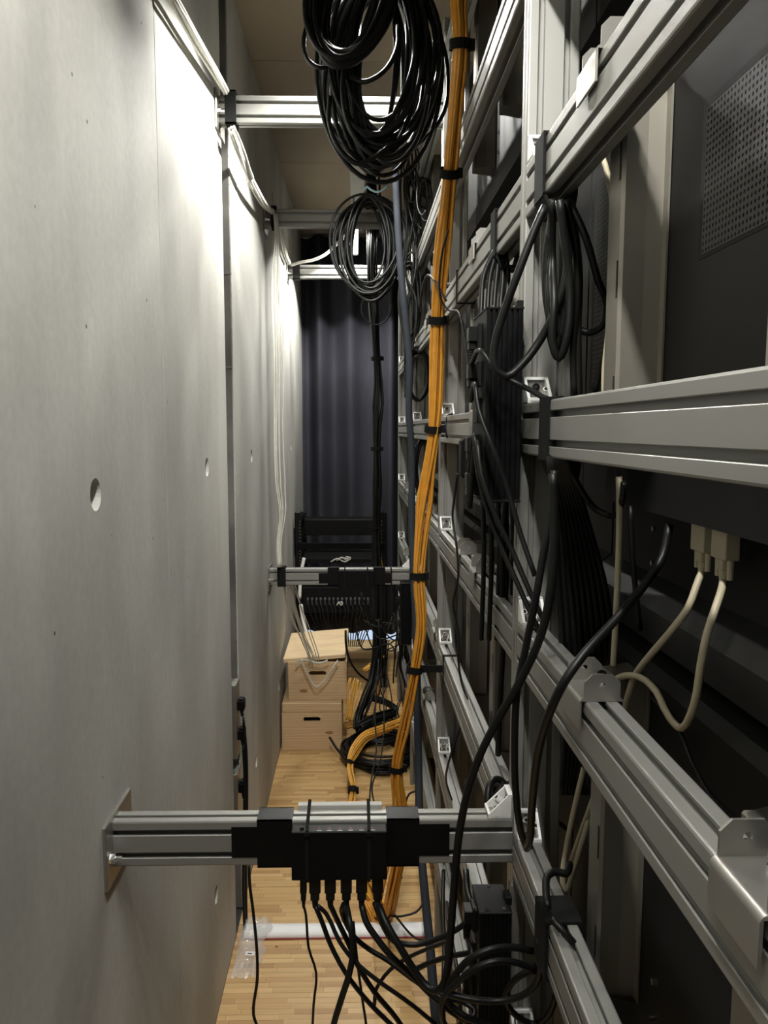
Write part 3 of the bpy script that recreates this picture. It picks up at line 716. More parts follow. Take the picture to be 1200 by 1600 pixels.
# --- far low crossbar
Y3 = UY[3]
tapes(Y3, 895, ((512, 530), (583, 602)), ((498, 514, .1, .72), (600, 612, .1, .72)), 'far')
sp2 = MB().box(xp(528, Y3 - .03, 895), xp(585, Y3 - .03, 895), Y3 - .030, Y3 - .0005, zb - .008, zt - .006, c=.002).build('signal_splitter', 'black_box'); tag(sp2, 'small black splitter box taped to the far low crossbar', 'splitter')
for px in (539, 574, 611):
    x = xp(px, Y3, 890); sleeve('zip_tie', 'black zip tie around the far low crossbar', x - .003, x + .003, Y3 - .031, Y3 + .042, zb - .009, zt + .001, 'velcro', 'zip tie', .002, 'zip ties on the far low crossbar')
x = xp(440, Y3, 895); sleeve('velcro_strap', 'black strap holding white cables to the far low crossbar', x - .020, x + .020, Y3 - .006, Y3 + .045, zb - .004, zt + .004, 'velcro', 'strap')
for key, px, py, hw, lab in ((2, 361, 175, .017, 'first'), (3, 428, 345, .012, 'second'), (4, 463, 418, .022, 'third')):
    Y = UY[key]; x = aY(px, py, Y).x; sleeve('velcro_strap', 'black strap tying white cables to the %s upper crossbar' % lab, x - hw, x + hw, Y - .010, Y + .046, H + .918, H + 1.006, 'velcro', 'strap', .004)

# ================================================================== POWER STRIPS ON THE UPRIGHTS
def pdu(label, x0, x1, y0, y1, z0, z1, plugs, side_plug=True):
    t = thing('power_distributor', label, 'power strip', ((x0 + x1) / 2, (y0 + y1) / 2, z0))
    # finned extrusion outline
    n = 7; poly = []
    for i in range(n):
        a = x0 + (x1 - x0) * i / n; b2 = x0 + (x1 - x0) * (i + 1) / n; w_ = (b2 - a)
        poly += [(a + w_ * .1, y0), (a + w_ * .62, y0), (a + w_ * .70, y0 + .0035), (a + w_ * .98, y0 + .0035)]
    poly += [(x1, y0 + .002), (x1, y1), (x0, y1), (x0, y0 + .002)]
    put(MB().prism(poly, z0 + .004, z1 - .004, 'Z').mesh('finned_case', 'black_box'), 'finned_case', t, (0, 0, 0))
    for za in (z1 - .004, z0): put(MB().box(x0 - .0015, x1 + .001, y0 - .001, y1 + .001, za, za + .004, c=.001).mesh('end_cap', 'black_paint'), 'end_cap', t, (0, 0, 0))
    sc_ = MB()
    for (xx, yy) in ((x0 + .012, y0 + .008), (x1 - .012, y0 + .008), ((x0 + x1) / 2, y1 - .01)): sc_.cyl((xx, yy, z1), (xx, yy, z1 + .002), .0035, n=10)
    put(sc_.mesh('screw', 'chrome'), 'screw', t, (0, 0, 0))
    put(MB().box(x1 - .006, x1 + .004, y0 + .02, y0 + .045, z1 - .002, z1 + .013, c=.001).mesh('mounting_ear', 'black_paint'), 'mounting_ear', t, (0, 0, 0))
    ends = []
    k = 0; zz = z1 - .035; yc = y0 + .062 if y1 - y0 > .1 else (y0 + y1) / 2 + .012
    while zz > z0 + .03:
        so = MB().box(x0 - .006, x0 + .001, yc - .017, yc + .017, zz - .024, zz + .016, c=.001).box(x0 - .0062, x0 - .0058, yc - .012, yc + .012, zz - .016, zz + .008, 1).mesh('socket', ['black_paint', 'hole_black'])
        so_o = put(so, 'socket', t, (0, 0, 0))
        if k in plugs:
            pm = MB().box(x0 - .020, x0 - .005, yc - .014, yc + .014, zz - .012, zz + .012, c=.0015)
            pm.box(x0 - .019, x0 - .008, yc - .009, yc + .009, zz - .024, zz - .012, c=.001)
            for q in range(5): pm.cyl((x0 - .0135, yc, zz - .024 - q * .0045), (x0 - .0135, yc, zz - .0275 - q * .0045), .0072 - q * .0004, n=10)
            put(pm.mesh('power_plug', 'black_rubber'), 'power_plug', so_o, (0, 0, 0)); ends.append(Vector((x0 - .0135, yc, zz - .046)))
        zz -= .058; k += 1
    return ends
E1 = pdu('tall finned black power strip on the aisle side of the near upright', .199, .255, 1.195, 1.325, H - .112, H + .186, (0, 1, 3, 4))
E2 = pdu('short finned black power strip under the near low crossbar', .203, .256, 1.195, 1.275, H - 1.13, H - .79, (0, 2))
E3 = pdu('finned black power strip low on the third upright', .212, .262, 3.60, 3.70, H - 1.02, H - .72, (0, 1))

# ================================================================== CABLES ROUND THE NEAR UPRIGHT
cable('thick black cable looping before the tall power strip up to the strap', 0.00585, [(852, 322, 1.10), (835, 360, 1.10), (812, 420, 1.10), (790, 480, 1.11), (772, 545, 1.12), (775, 578, 1.12), (792, 588, 1.12), (815, 570, 1.12), (845, 530, 1.12), (870, 480, 1.10), (885, 430, 1.09), (888, 380, 1.09), (882, 325, 1.09)])
cable('black mains cable from the top plug running behind the bracket', 0.00406, [E1[0], (754, 550, 1.16), (775, 580, 1.15), (800, 595, 1.15), (830, 610, 1.13), (858, 624, 1.10), (880, 622, 1.09)])
cable('black mains cable from the second plug falling past the power strip', 0.00406, [E1[1], (742, 600, 1.19), (748, 640, 1.17), (770, 700, 1.15), (792, 760, 1.15), (812, 830, 1.14), (836, 900, 1.12)])
cable('black mains cable from the fourth plug crossing the lower bay', 0.00406, [E1[3], (745, 690, 1.19), (752, 740, 1.17), (772, 800, 1.16), (800, 860, 1.15), (828, 925, 1.13), (850, 970, 1.12)])
cable('black mains cable from the lowest plug drooping to the lower rail', 0.00406, [E1[2], (741, 680, 1.2), (746, 730, 1.19), (760, 790, 1.18), (782, 850, 1.17), (812, 920, 1.15), (842, 985, 1.13)])
cable('thin dark cable from the upper rail to the top of the power strip', 0.00273, [(700, 360, 1.9), (690, 400, 1.95), (690, 470, 2.0), (700, 484, 2.0), (715, 486, 1.95), (723, 510, 1.9), (730, 560, 1.85), (735, 600, 1.8), (737, 625, 1.75)], 'black_thin')
cable('black cable arching beside the orange bundle at the second upright', 0.00328, [(697, 470, 2.1), (680, 440, 2.15), (668, 430, 2.2), (660, 450, 2.25), (656, 480, 2.3)], 'black_thin')
for i, (x0, x1) in enumerate(((752, 748), (762, 760), (772, 772), (782, 784), (790, 794))):
    cable('black cable falling from the upper strap behind the tall power strip', 0.00484, [(776 + i * 3, 385, 1.52), (x0 + 4, 430, 1.50), (x0, 480, 1.48), (x1, 560, 1.47), (x1 + 3, 700, 1.46), (x1 + 8, 860, 1.46), (x1 + 4, 1000, 1.46)], group='cables behind the tall power strip')
# hanging loops under the upper strap, right of upright
for i, (xc, yb, wd) in enumerate(((876, 555, 13), (868, 548, 16), (880, 530, 11), (873, 560, 20))):
    cable('thick glossy black cable loop hanging from the upper rail strap', 0.00562, [(866 - i, 312, 1.12 - i * .01), (854 + i * 3, 400, 1.13), (854 + i * 4, 470, 1.13 - i * .012), (xc - wd * .4, yb - 15, 1.13 - i * .012), (xc, yb, 1.13 - i * .012), (xc + wd * .5, yb - 20, 1.12 - i * .012), (884 + i * 2, 440, 1.11 - i * .01), (884 - i, 370, 1.10 - i * .01), (874, 312, 1.09 - i * .01)], group='loops under the upper strap')
cable('black cable swinging out over the perforated display back', 0.00530, [(888, 312, 1.08), (915, 370, 1.07), (935, 440, 1.09), (948, 475, 1.11), (940, 510, 1.12), (920, 520, 1.13), (900, 515, 1.14), (886, 530, 1.15)])
cable('black cable between upper loops and the middle rail', 0.00530, [(884, 312, 1.07), (900, 380, 1.09), (902, 460, 1.1), (896, 540, 1.12), (898, 620, 1.12)])
cable('straight black cable behind the upright falling to the middle rail', 0.00530, [(892, 318, 1.10), (905, 420, 1.12), (903, 520, 1.12), (905, 630, 1.12)])
cable('beige cable running down beside the mounting channel', 0.00390, [(938, 235, 1.10), (950, 275, 1.07), (958, 330, 1.05), (957, 430, 1.04), (950, 520, 1.05), (944, 580, 1.06), (944, 640, 1.06)], 'beige')
cable('dark cable crossing the beige cable beside the mounting channel', 0.00452, [(955, 490, 1.04), (952, 530, 1.05), (940, 570, 1.08), (928, 620, 1.1)])
# bundle hanging from the middle strap
for i in range(9):
    x0 = 862 + i * 7
    cable('thick black cable fanning down from the middle rail strap', 0.00562, [(860 + i * 3, 712, 1.06 - i * .004), (863 + i * 5, 770, 1.075), (868 + i * 7, 840, 1.09 + i * .003), (873 + i * 9, 920, 1.11), (878 + i * 9.5, 990, 1.12), (882 + i * 9, 1060, 1.13), (884 + i * 7, 1140, 1.14), (878 + i * 5, 1240, 1.14)], group='fan of cables under the middle strap')
cable('black cable drooping from the middle strap over the display back', 0.00429, [(880, 715, 1.04), (905, 760, 1.05), (930, 795, 1.06), (955, 806, 1.04), (970, 790, 1.0), (975, 755, .97)])
cable('beige cable hanging behind the middle rail down to the lower rail', 0.00429, [(967, 745, .99), (968, 800, 1.0), (966, 880, 1.01), (963, 950, 1.02), (958, 1040, 1.02), (952, 1100, 1.02)], 'beige')
cable('dark cable hanging straight behind the beige cable', 0.00390, [(985, 790, 1.0), (988, 860, 1.0), (994, 930, 1.0), (1000, 985, 1.0)])
cable('black cable slanting from the display down across the lower rail', 0.00530, [(1046, 820, .93), (1035, 870, .92), (1010, 910, .90), (960, 970, .87), (910, 1025, .84), (882, 1065, .83), (860, 1110, .85), (842, 1170, .90), (832, 1250, .97), (828, 1310, 1.02), (823, 1326, 1.06)])
cable('long black cable from the middle strap falling left past the near upright', 0.00530, [(866, 735, 1.02), (862, 800, 1.02), (850, 860, 1.02), (838, 930, 1.02), (822, 1010, 1.04), (808, 1080, 1.05), (804, 1160, 1.06), (806, 1240, 1.08), (814, 1300, 1.10), (823, 1325, 1.12)])
cable('thick black cable from the rail bending down to the near splitter loops', 0.00608, [(864, 740, 1.0), (866, 830, 1.0), (862, 910, 1.0), (846, 990, 1.01), (815, 1060, 1.03), (780, 1120, 1.06), (750, 1180, 1.08), (730, 1240, 1.1), (718, 1300, 1.11), (710, 1380, 1.12), (704, 1460, 1.13), (698, 1520, 1.14), (684, 1548, 1.15), (668, 1542, 1.16), (650, 1520, 1.17), (625, 1480, 1.18), (602, 1440, 1.2), (593, 1418, 1.22), plugx[5]])
cable('black cable stretched slanting behind the near upright', 0.00429, [(905, 1170, 1.32), (870, 1190, 1.36), (830, 1212, 1.4), (800, 1232, 1.45), (780, 1245, 1.5)])
cable('black cable crossing down behind the bracket of the near upright', 0.00429, [(808, 1248, 1.36), (850, 1270, 1.33), (890, 1300, 1.3), (930, 1350, 1.26), (950, 1400, 1.22)])
# beige pair and its connectors
vg = []
for i, (px, lab) in enumerate(((1101, 'farther'), (1135, 'nearer'))):
    p = aX(px, 815 + i * 6, .398); x, y = p.x, p.y; z1 = H - .104
    t = thing('monitor_plug', ('beige monitor plug with thumbscrews under the display, beside the other plug' if i else 'slimmer-looking beige monitor plug under the display, next to the slanting black cable'), 'plug', (x, y, z1 - .05))
    put(MB().box(x - .008, x + .008, y - .017, y + .017, z1 - .034, z1, c=.001).mesh('hood', 'beige'), 'hood', t, (0, 0, 0))
    put(MB().box(x - .0065, x + .0065, y - .008, y + .008, z1 - .046, z1 - .034, c=.001).cyl((x, y, z1 - .046), (x, y, z1 - .060), .0058, .0046, 10).mesh('strain_relief', 'beige'), 'strain_relief', t, (0, 0, 0))
    for s in (-1, 1): put(MB().cyl((x, y + s * .0135, z1 - .034), (x, y + s * .0135, z1 - .055), .0038, .0034, 10).mesh('thumbscrew', 'beige'), 'thumbscrew', t, (0, 0, 0))
    vg.append(Vector((x, y, z1 - .058)))
cable('beige monitor cable curving from the farther plug down behind the rail clamp', .0042, [vg[0], aX(1092, 905, .39), aX(1075, 950, .375), aX(1045, 990, .36), aX(1015, 1025, .355), aX(990, 1060, .35), aX(982, 1085, .345), aX(965, 1150, .345), aX(930, 1240, .345), aX(905, 1310, .345), aX(890, 1355, .345), aX(880, 1392, .345)], 'beige')
cable('beige monitor cable making a deep bow under the nearer plug', .0042, [vg[1], aX(1125, 930, .385), aX(1105, 990, .365), aX(1095, 1040, .36), aX(1085, 1100, .358), aX(1065, 1138, .355), aX(1045, 1120, .352), aX(1025, 1080, .35), aX(1000, 1058, .347), aX(975, 1056, .34), aX(955, 1066, .335)], 'beige')
cable('beige cable end hanging below the lower rail beside its twin', .0041, [(932, 1225, 1.1), (920, 1280, 1.1), (905, 1330, 1.1), (893, 1370, 1.1), (884, 1392, 1.1), (879, 1380, 1.1), (884, 1330, 1.1), (898, 1260, 1.1), (912, 1200, 1.1)], 'beige')
cable('thin dark wire trailing over the display back to the rail clamp', .0028, [aX(1020, 1090, .36), aX(1060, 1140, .36), aX(1085, 1200, .35), aX(1120, 1260, .34), aX(1150, 1290, .33), aX(1180, 1300, .33)], 'black_thin')
# straps round the rails
def rail_strap(label, Y, j, wd=.016, t=.0035, hang=0):
    x0, x1 = R - .001, R + .042; z1 = H + RZ[j]; z0 = z1 - .08; mb = MB(); a, b_ = Y - wd / 2, Y + wd / 2
    mb.box(x0 - t, x0, a, b_, z0 - t, z1 + t).box(x1, x1 + t, a, b_, z0 - t, z1 + t).box(x0, x1, a, b_, z1, z1 + t)
    if hang: mb.prism([(x0 - t, z0), (x0, z0), (x0 + .018, z0 - hang), (x1 - .006, z0 - hang), (x1, z0), (x1 + t, z0), (x1, z0 - hang - .006), (x0 + .010, z0 - hang - .006)], a, b_, 'Y')
    else: mb.box(x0, x1, a, b_, z0 - t, z0)
    return tag(mb.build('velcro_strap', 'velcro'), label, 'strap')
rail_strap('black velcro strap round the upper rail before the near upright', 1.145, 2, .052, hang=.020)
rail_strap('black velcro strap round the middle rail before the near upright', 1.085, 3, .046, hang=.022)
rail_strap('wide black velcro strap round the low rail under the bracket', 1.03, 5, .062, .004)
rail_strap('black velcro strap round the upper rail behind the near upright', 1.52, 2, .046, hang=.02)
rail_strap('thin black tie round the upper rail beside the second upright', 2.06, 2, .007, .003)
rail_strap('thin black tie round the low rail in the second bay', 2.28, 5, .012, .003)
rail_strap('black tie round the low rail behind the near crossbar', 1.42, 5, .024, .004)

# ================================================================== CABLES UNDER THE NEAR SPLITTER
def sc_(label, r, start, pts, **k): return cable(label, r, [start] + pts, **k)
sc_('thin black cable from the smallest splitter plug falling to the floor', 0.00221, plugx[0], [(478, 1430, 1.24), (482, 1480, 1.24), (494, 1520, 1.25), (490, 1570, 1.26), (488, 1640, 1.28)], drop=True)
sc_('black cable from the second splitter plug sweeping right to the floor', 0.00426, plugx[1], [(503, 1440, 1.23), (516, 1475, 1.23), (540, 1520, 1.22), (575, 1565, 1.22), (612, 1602, 1.22), (650, 1640, 1.24)], drop=True)
sc_('second black cable under the second plug bending towards the power strip', 0.00369, plugx[1] + Vector((.004, 0, 0)), [(510, 1428, 1.235), (530, 1470, 1.22), (552, 1500, 1.21), (590, 1532, 1.2), (630, 1560, 1.2), (668, 1590, 1.2), (700, 1625, 1.22)], drop=True)
sc_('black cable from the third splitter plug passing behind the crossed cable', 0.00476, plugx[2], [(528, 1440, 1.25), (545, 1475, 1.25), (560, 1510, 1.25), (585, 1550, 1.25), (620, 1592, 1.26), (640, 1630, 1.27)], drop=True)
sc_('black cable from the fourth splitter plug bending back to the left', 0.00541, plugx[3], [(546, 1440, 1.20), (552, 1480, 1.19), (546, 1520, 1.19), (532, 1565, 1.2), (520, 1610, 1.21)], drop=True)
sc_('black cable from the fourth plug joining the right-hand sweep', 0.00451, plugx[3] + Vector((-.004, .004, 0)), [(534, 1425, 1.26), (552, 1462, 1.27), (575, 1482, 1.27), (605, 1500, 1.26), (645, 1530, 1.24), (690, 1560, 1.22), (730, 1590, 1.2), (760, 1630, 1.2)], drop=True)
sc_('black cable from the fifth splitter plug sweeping under the thick cable', 0.00541, plugx[4], [(572, 1440, 1.22), (588, 1465, 1.21), (612, 1495, 1.2), (645, 1525, 1.2), (675, 1555, 1.19), (705, 1580, 1.18), (735, 1600, 1.18), (760, 1640, 1.2)], drop=True)
sc_('black cable from the sixth plug curving towards the low rail', 0.00492, plugx[5] + Vector((-.004, .004, 0)), [(598, 1445, 1.26), (615, 1470, 1.27), (650, 1476, 1.27), (690, 1464, 1.26), (720, 1448, 1.25), (738, 1430, 1.24), (745, 1420, 1.23)])
cable('thin straight black wire behind the splitter cables', 0.00246, [(552, 1440, 1.32), (558, 1500, 1.32), (566, 1560, 1.32), (573, 1610, 1.33)], drop=True)
# loops before the lower power strip
cable('glossy black cable loop bulging before the short power strip', 0.00508, [(838, 1518, 1.10), (810, 1505, 1.09), (775, 1502, 1.08), (745, 1512, 1.08), (715, 1535, 1.09), (694, 1560, 1.11), (690, 1585, 1.12), (700, 1610, 1.14), (720, 1630, 1.16)], drop=True)
cable('dull black cable arching over the glossy loop', 0.00541, [(832, 1486, 1.13), (800, 1480, 1.12), (765, 1484, 1.11), (735, 1498, 1.11), (710, 1525, 1.12), (697, 1552, 1.13), (705, 1572, 1.13), (730, 1590, 1.12), (760, 1600, 1.12), (800, 1620, 1.12)], drop=True)
cable('black cable loop running under the short power strip to the strap', 0.00508, [(700, 1553, 1.1), (740, 1562, 1.09), (780, 1564, 1.09), (815, 1556, 1.08), (838, 1535, 1.07), (845, 1500, 1.05), (842, 1470, 1.04)])
cable('black cable curling right of the short power strip', 0.00492, [(838, 1510, 1.12), (820, 1520, 1.12), (800, 1535, 1.13), (790, 1560, 1.14), (810, 1590, 1.15), (835, 1600, 1.15), (860, 1580, 1.12), (870, 1550, 1.1)])
cable('black cable across the low rails from the left', 0.00476, [(648, 1515, 1.3), (670, 1505, 1.28), (700, 1495, 1.25), (728, 1490, 1.22), (742, 1488, 1.21)])
cable('slim black cable arching from the floor to the short power strip', 0.00369, [(585, 1570, 1.4), (588, 1545, 1.4), (610, 1515, 1.4), (640, 1495, 1.38), (670, 1482, 1.35), (705, 1470, 1.3)], 'black_thin')
cable('black cable with small kink below the short power strip', 0.00451, [(700, 1565, 1.15), (718, 1585, 1.14), (733, 1594, 1.14), (742, 1580, 1.15), (728, 1568, 1.16), (708, 1562, 1.16), (690, 1556, 1.17)])
if len(E2) > 1:
    cable('black mains cable falling from the upper plug of the short power strip', 0.00410, [E2[0], (737, 1485, 1.2), (736, 1530, 1.19), (740, 1580, 1.19), (742, 1640, 1.2)], drop=True)
cable('black cable on the low rail passing through the wide strap', 0.00541, [(856, 1418, 1.0), (853, 1390, 1.03), (855, 1370, 1.05), (868, 1362, 1.06), (885, 1365, 1.06), (890, 1350, 1.08)])
cable('black cable leaving the wide strap to the right behind the low rail', 0.00508, [(862, 1436, .985), (880, 1455, .97), (900, 1478, .965), (918, 1500, .97), (925, 1530, .99), (925, 1580, 1.0)], drop=True)
cable('thin beige cable bowed below the low rail', 0.00369, [(925, 1490, 1.06), (935, 1465, 1.05), (942, 1440, 1.04), (940, 1400, 1.05), (930, 1360, 1.06)], 'beige')
# thin wires in the second bay
cable('thin black wire hanging from the adapter past the second upright', .0030, [(715, 740, 1.86), (711, 770, 1.9), (707, 810, 1.92), (713, 850, 1.9), (716, 900, 1.9), (708, 945, 1.95), (716, 990, 1.95), (716, 1030, 1.95), (722, 1070, 1.95), (732, 1100, 1.93), (718, 1140, 1.95), (700, 1195, 2.0), (697, 1220, 2.05), (706, 1250, 2.1)], 'black_thin')
cable('thin black wire looped on the middle rail bracket', .003, [(707, 647, 2.3), (699, 650, 2.28), (696, 668, 2.27), (699, 685, 2.27)], 'black_thin')
cable('black cable from the tall power strip falling into the second bay', .006, [(790, 780, 1.40), (786, 850, 1.42), (785, 930, 1.44), (786, 1000, 1.46), (782, 1080, 1.5), (778, 1180, 1.52)])
cable('black cable clumped on the low rail behind the near crossbar', .0065, [(762, 1262, 1.36), (764, 1230, 1.38), (775, 1217, 1.4), (786, 1222, 1.4), (778, 1240, 1.38), (768, 1262, 1.36), (762, 1290, 1.36)])
cable('black cable curving beside the short power strip', .006, [(728, 1360, 1.4), (730, 1390, 1.36), (738, 1415, 1.32), (746, 1430, 1.3)])
cable('thin black cables meandering on the second low rail', .004, [(698, 1410, 1.7), (700, 1440, 1.6), (708, 1480, 1.5), (716, 1530, 1.42), (720, 1590, 1.38)], 'black_thin', drop=True)
cable('black cable falling beside the low rails of the second bay', .005, [(693, 1360, 1.85), (692, 1420, 1.75), (694, 1490, 1.65), (692, 1560, 1.55), (694, 1620, 1.5)], drop=True)
cable('thin black wire running over the parquet to the floor trunking', .004, [(628, 1370, 2.75), (614, 1400, 2.7), (612, 1420, 2.6), (625, 1440, 2.5), (648, 1465, 2.38), (668, 1470, 2.3)], 'black_thin')
cable('thin black wire bent over the floor trunking', .004, [(665, 1405, 2.6), (650, 1425, 2.55), (625, 1432, 2.55), (608, 1432, 2.5), (606, 1445, 2.45), (612, 1470, 2.36)], 'black_thin')
cable('short black loop standing by the slate hose foot', .0045, [(650, 1236, 3.0), (640, 1240, 3.0), (634, 1256, 2.98), (640, 1266, 2.98), (654, 1262, 2.98), (656, 1250, 3.0)], 'black_thin')
cable('pair of thin black wires falling to the splitter', .0032, [(592, 1030, 3.6), (586, 1120, 3.3), (588, 1170, 3.1), (580, 1220, 2.9), (578, 1262, 2.6), (584, 1300, 2.3)], 'black_thin')
cable('second thin black wire beside the falling pair', .0032, [(598, 1060, 3.6), (600, 1140, 3.3), (594, 1190, 3.1), (582, 1225, 2.9), (586, 1262, 2.6), (592, 1310, 2.3)], 'black_thin')
cable('black pole-like cable end lying from crate to coil', .007, [(515, 1152, 3.95), (525, 1168, 3.9), (540, 1186, 3.8)])
# adapter
ad = thing('power_adapter', 'black power adapter brick hanging below the middle rail in the second bay', 'adapter', (.245, 1.78, H - .1))
p = aY(737, 716, 1.74); hw, hh = .026, .044
put(MB().box(p.x - hw, p.x + hw, p.y - .02, p.y + .03, p.z - hh, p.z + hh, c=.006).box(p.x - hw * .7, p.x + hw * .8, p.y - .0225, p.y - .019, p.z + .005, p.z + hh * .92, c=.002).mesh('brick', 'black_box'), 'brick', ad, (0, 0, 0))
put(MB().cyl((p.x + .002, p.y - .021, p.z + .012), (p.x + .002, p.y - .0235, p.z + .012), .014, n=20).mesh('round_recess', 'black_paint'), 'round_recess', ad, (0, 0, 0))
put(MB().box(p.x + .012, p.x + .04, p.y - .01, p.y + .02, p.z + .02, p.z + .05, c=.003).mesh('plug_head', 'black_rubber'), 'plug_head', ad, (0, 0, 0))

# ================================================================== LEFT SIDE: wall sockets
def sockplate(label, zt_, zb_, n):
    t = thing('connector_panel', label, 'connector panel', (-L - .01, 2.60, H + zb_))
    put(MB().box(-L - .066, -L + .006, 2.575, 2.655, H + zb_, H + zt_, c=.0015).mesh('panel_box', 'steel'), 'panel_box', t, (0, 0, 0))
    for i in range(n):
        z = H + zt_ - .075 - i * .105 if n > 1 else H + zt_ - .055
        c_ = put(MB().box(-L + .006, -L + .030, 2.595, 2.635, z - .022, z + .012, c=.002).box(-L + .010, -L + .026, 2.60, 2.63, z + .012, z + .018, c=.001).mesh('connector', 'black_box'), 'connector', t, (0, 0, 0))
        put(MB().cyl((-L + .018, 2.612, z - .022), (-L + .022, 2.606, z - .045), .006, .005, 10).mesh('boot', 'black_rubber'), 'boot', c_, (0, 0, 0))
        put(MB().cyl((-L + .0225, 2.605, z - .048), (-L + .024, 2.603, z - .066), .0052, .0052, 10).mesh('cable_marker', 'label_white'), 'cable_marker', c_, (0, 0, 0))
sockplate('steel connector panel with two black connectors in the wall joint', -.868, -1.13, 2)
sockplate('steel connector panel with one round black connector low in the wall joint', -1.185, -1.42, 1)
def wc(label, r, pts): return cable(label, r, pts)
wc('black cable from the upper wall connector running down the wall joint', .005, [Vector((-L + .024, 2.604, H - .99)), Vector((-L + .035, 2.59, H - 1.1)), Vector((-L + .036, 2.58, H - 1.3)), Vector((-L + .03, 2.57, H - 1.5)), Vector((-L + .03, 2.56, .02))])
wc('black cable from the lower wall connector running down the wall joint', .005, [Vector((-L + .024, 2.600, H - 1.09)), Vector((-L + .030, 2.58, H - 1.2)), Vector((-L + .028, 2.55, H - 1.4)), Vector((-L + .025, 2.54, H - 1.6)), Vector((-L + .03, 2.52, .02))])
cable('thin black cable hanging from behind the near crossbar to the floor by the bag', .0036, [(389, 1352, 1.7), (390, 1380, 1.7), (395, 1420, 1.7), (401, 1480, 1.7), (402, 1530, 1.7), (396, 1585, 1.7), (402, 1605, 1.7)], 'black_thin', drop=True)

# floor trunking and polythene bag
a = aZ(392, 1468, 0); b_ = aZ(700, 1467, 0)
tk = thing('floor_trunking', 'white half-round floor trunking lying across the parquet', 'trunking', ((a.x + .26) / 2, a.y + .03, 0))
prof = [(-.034, .001), (.034, .001)] + [(.034 * math.cos(t), .004 + .020 * math.sin(t)) for t in [i * math.pi / 12 for i in range(13)]]
put(MB().prism(prof, -L + .03, R - .01, 'X').mesh('cover', 'floor_bar_white', .7), 'cover', tk, (0, a.y + .035, 0))
put(MB().box(-L + .03, R - .01, -.0385, -.034, .0005, .004).mesh('edge_strip', 'red_edge'), 'edge_strip', tk, (0, a.y + .035, 0))
mb = MB(); nx, ny = 16, 20; vs = []; fs = []; A, B, C, D = aZ(358, 1530, 0), aZ(400, 1528, 0), aZ(428, 1440, 0), aZ(382, 1440, 0)
A.x = max(A.x, -L + .012); D.x = max(D.x, -L + .012)
for s in (0, 1):
    for j in range(ny + 1):
        for i in range(nx + 1):
            u, v = i / nx, j / ny; p = (A * (1 - u) + B * u) * (1 - v) + (D * (1 - u) + C * u) * v; p = p + Vector((noise.noise(Vector((v * 6, 1, 2))) * .02 * (u if u > .5 else .3), noise.noise(Vector((u * 6, 5, 2))) * .03, 0))
            h_ = noise.noise(Vector((u * 5, v * 7, 3 + s))) * .016 + abs(noise.noise(Vector((u * 9, v * 11, 8)))) * .030
            yk = (p.y - (a.y + .035)) / .05; up = .026 * max(0, 1 - yk * yk) ** .5 if abs(yk) < 1 else 0
            e = min(u, 1 - u, v, 1 - v) * 5; e = min(1, e)
            vs.append((p.x, p.y, .003 + up + max(0, h_ + .006) * e * 1.0 + s * .010 * e + .0005 * s))
for s in (0, 1):
    o0 = s * (nx + 1) * (ny + 1)
    for j in range(ny):
        for i in range(nx): k = o0 + j * (nx + 1) + i; fs.append((k, k + 1, k + nx + 2, k + nx + 1))
mb.add(vs, fs); bag = thing('plastic_bag', 'crumpled clear plastic bag lying over the end of the floor trunking', 'bag', ((A.x + C.x) / 2, (A.y + C.y) / 2, 0))
put(mb.mesh('bag_film', 'polythene', True), 'bag_film', bag, (0, 0, 0))
q = aZ(391, 1493, .03); lb = MB().box(-.016, .016, -.008, .008, 0, .0008).box(-.008, .006, -.003, .001, .0008, .0011, 1)
put(lb.mesh('printed_label', ['label_white', 'black_box']), 'printed_label', bag, (q.x, q.y, .037), (.15, 0, -.12))
q = aZ(432, 1480, 0); db = MB().cyl((q.x - .004, q.y, .002), (q.x + .004, q.y + .002, .002), .002, n=8).build('wood_chip', 'knot'); tag(db, 'tiny brown crumb lying on the parquet before the trunking', 'crumb')

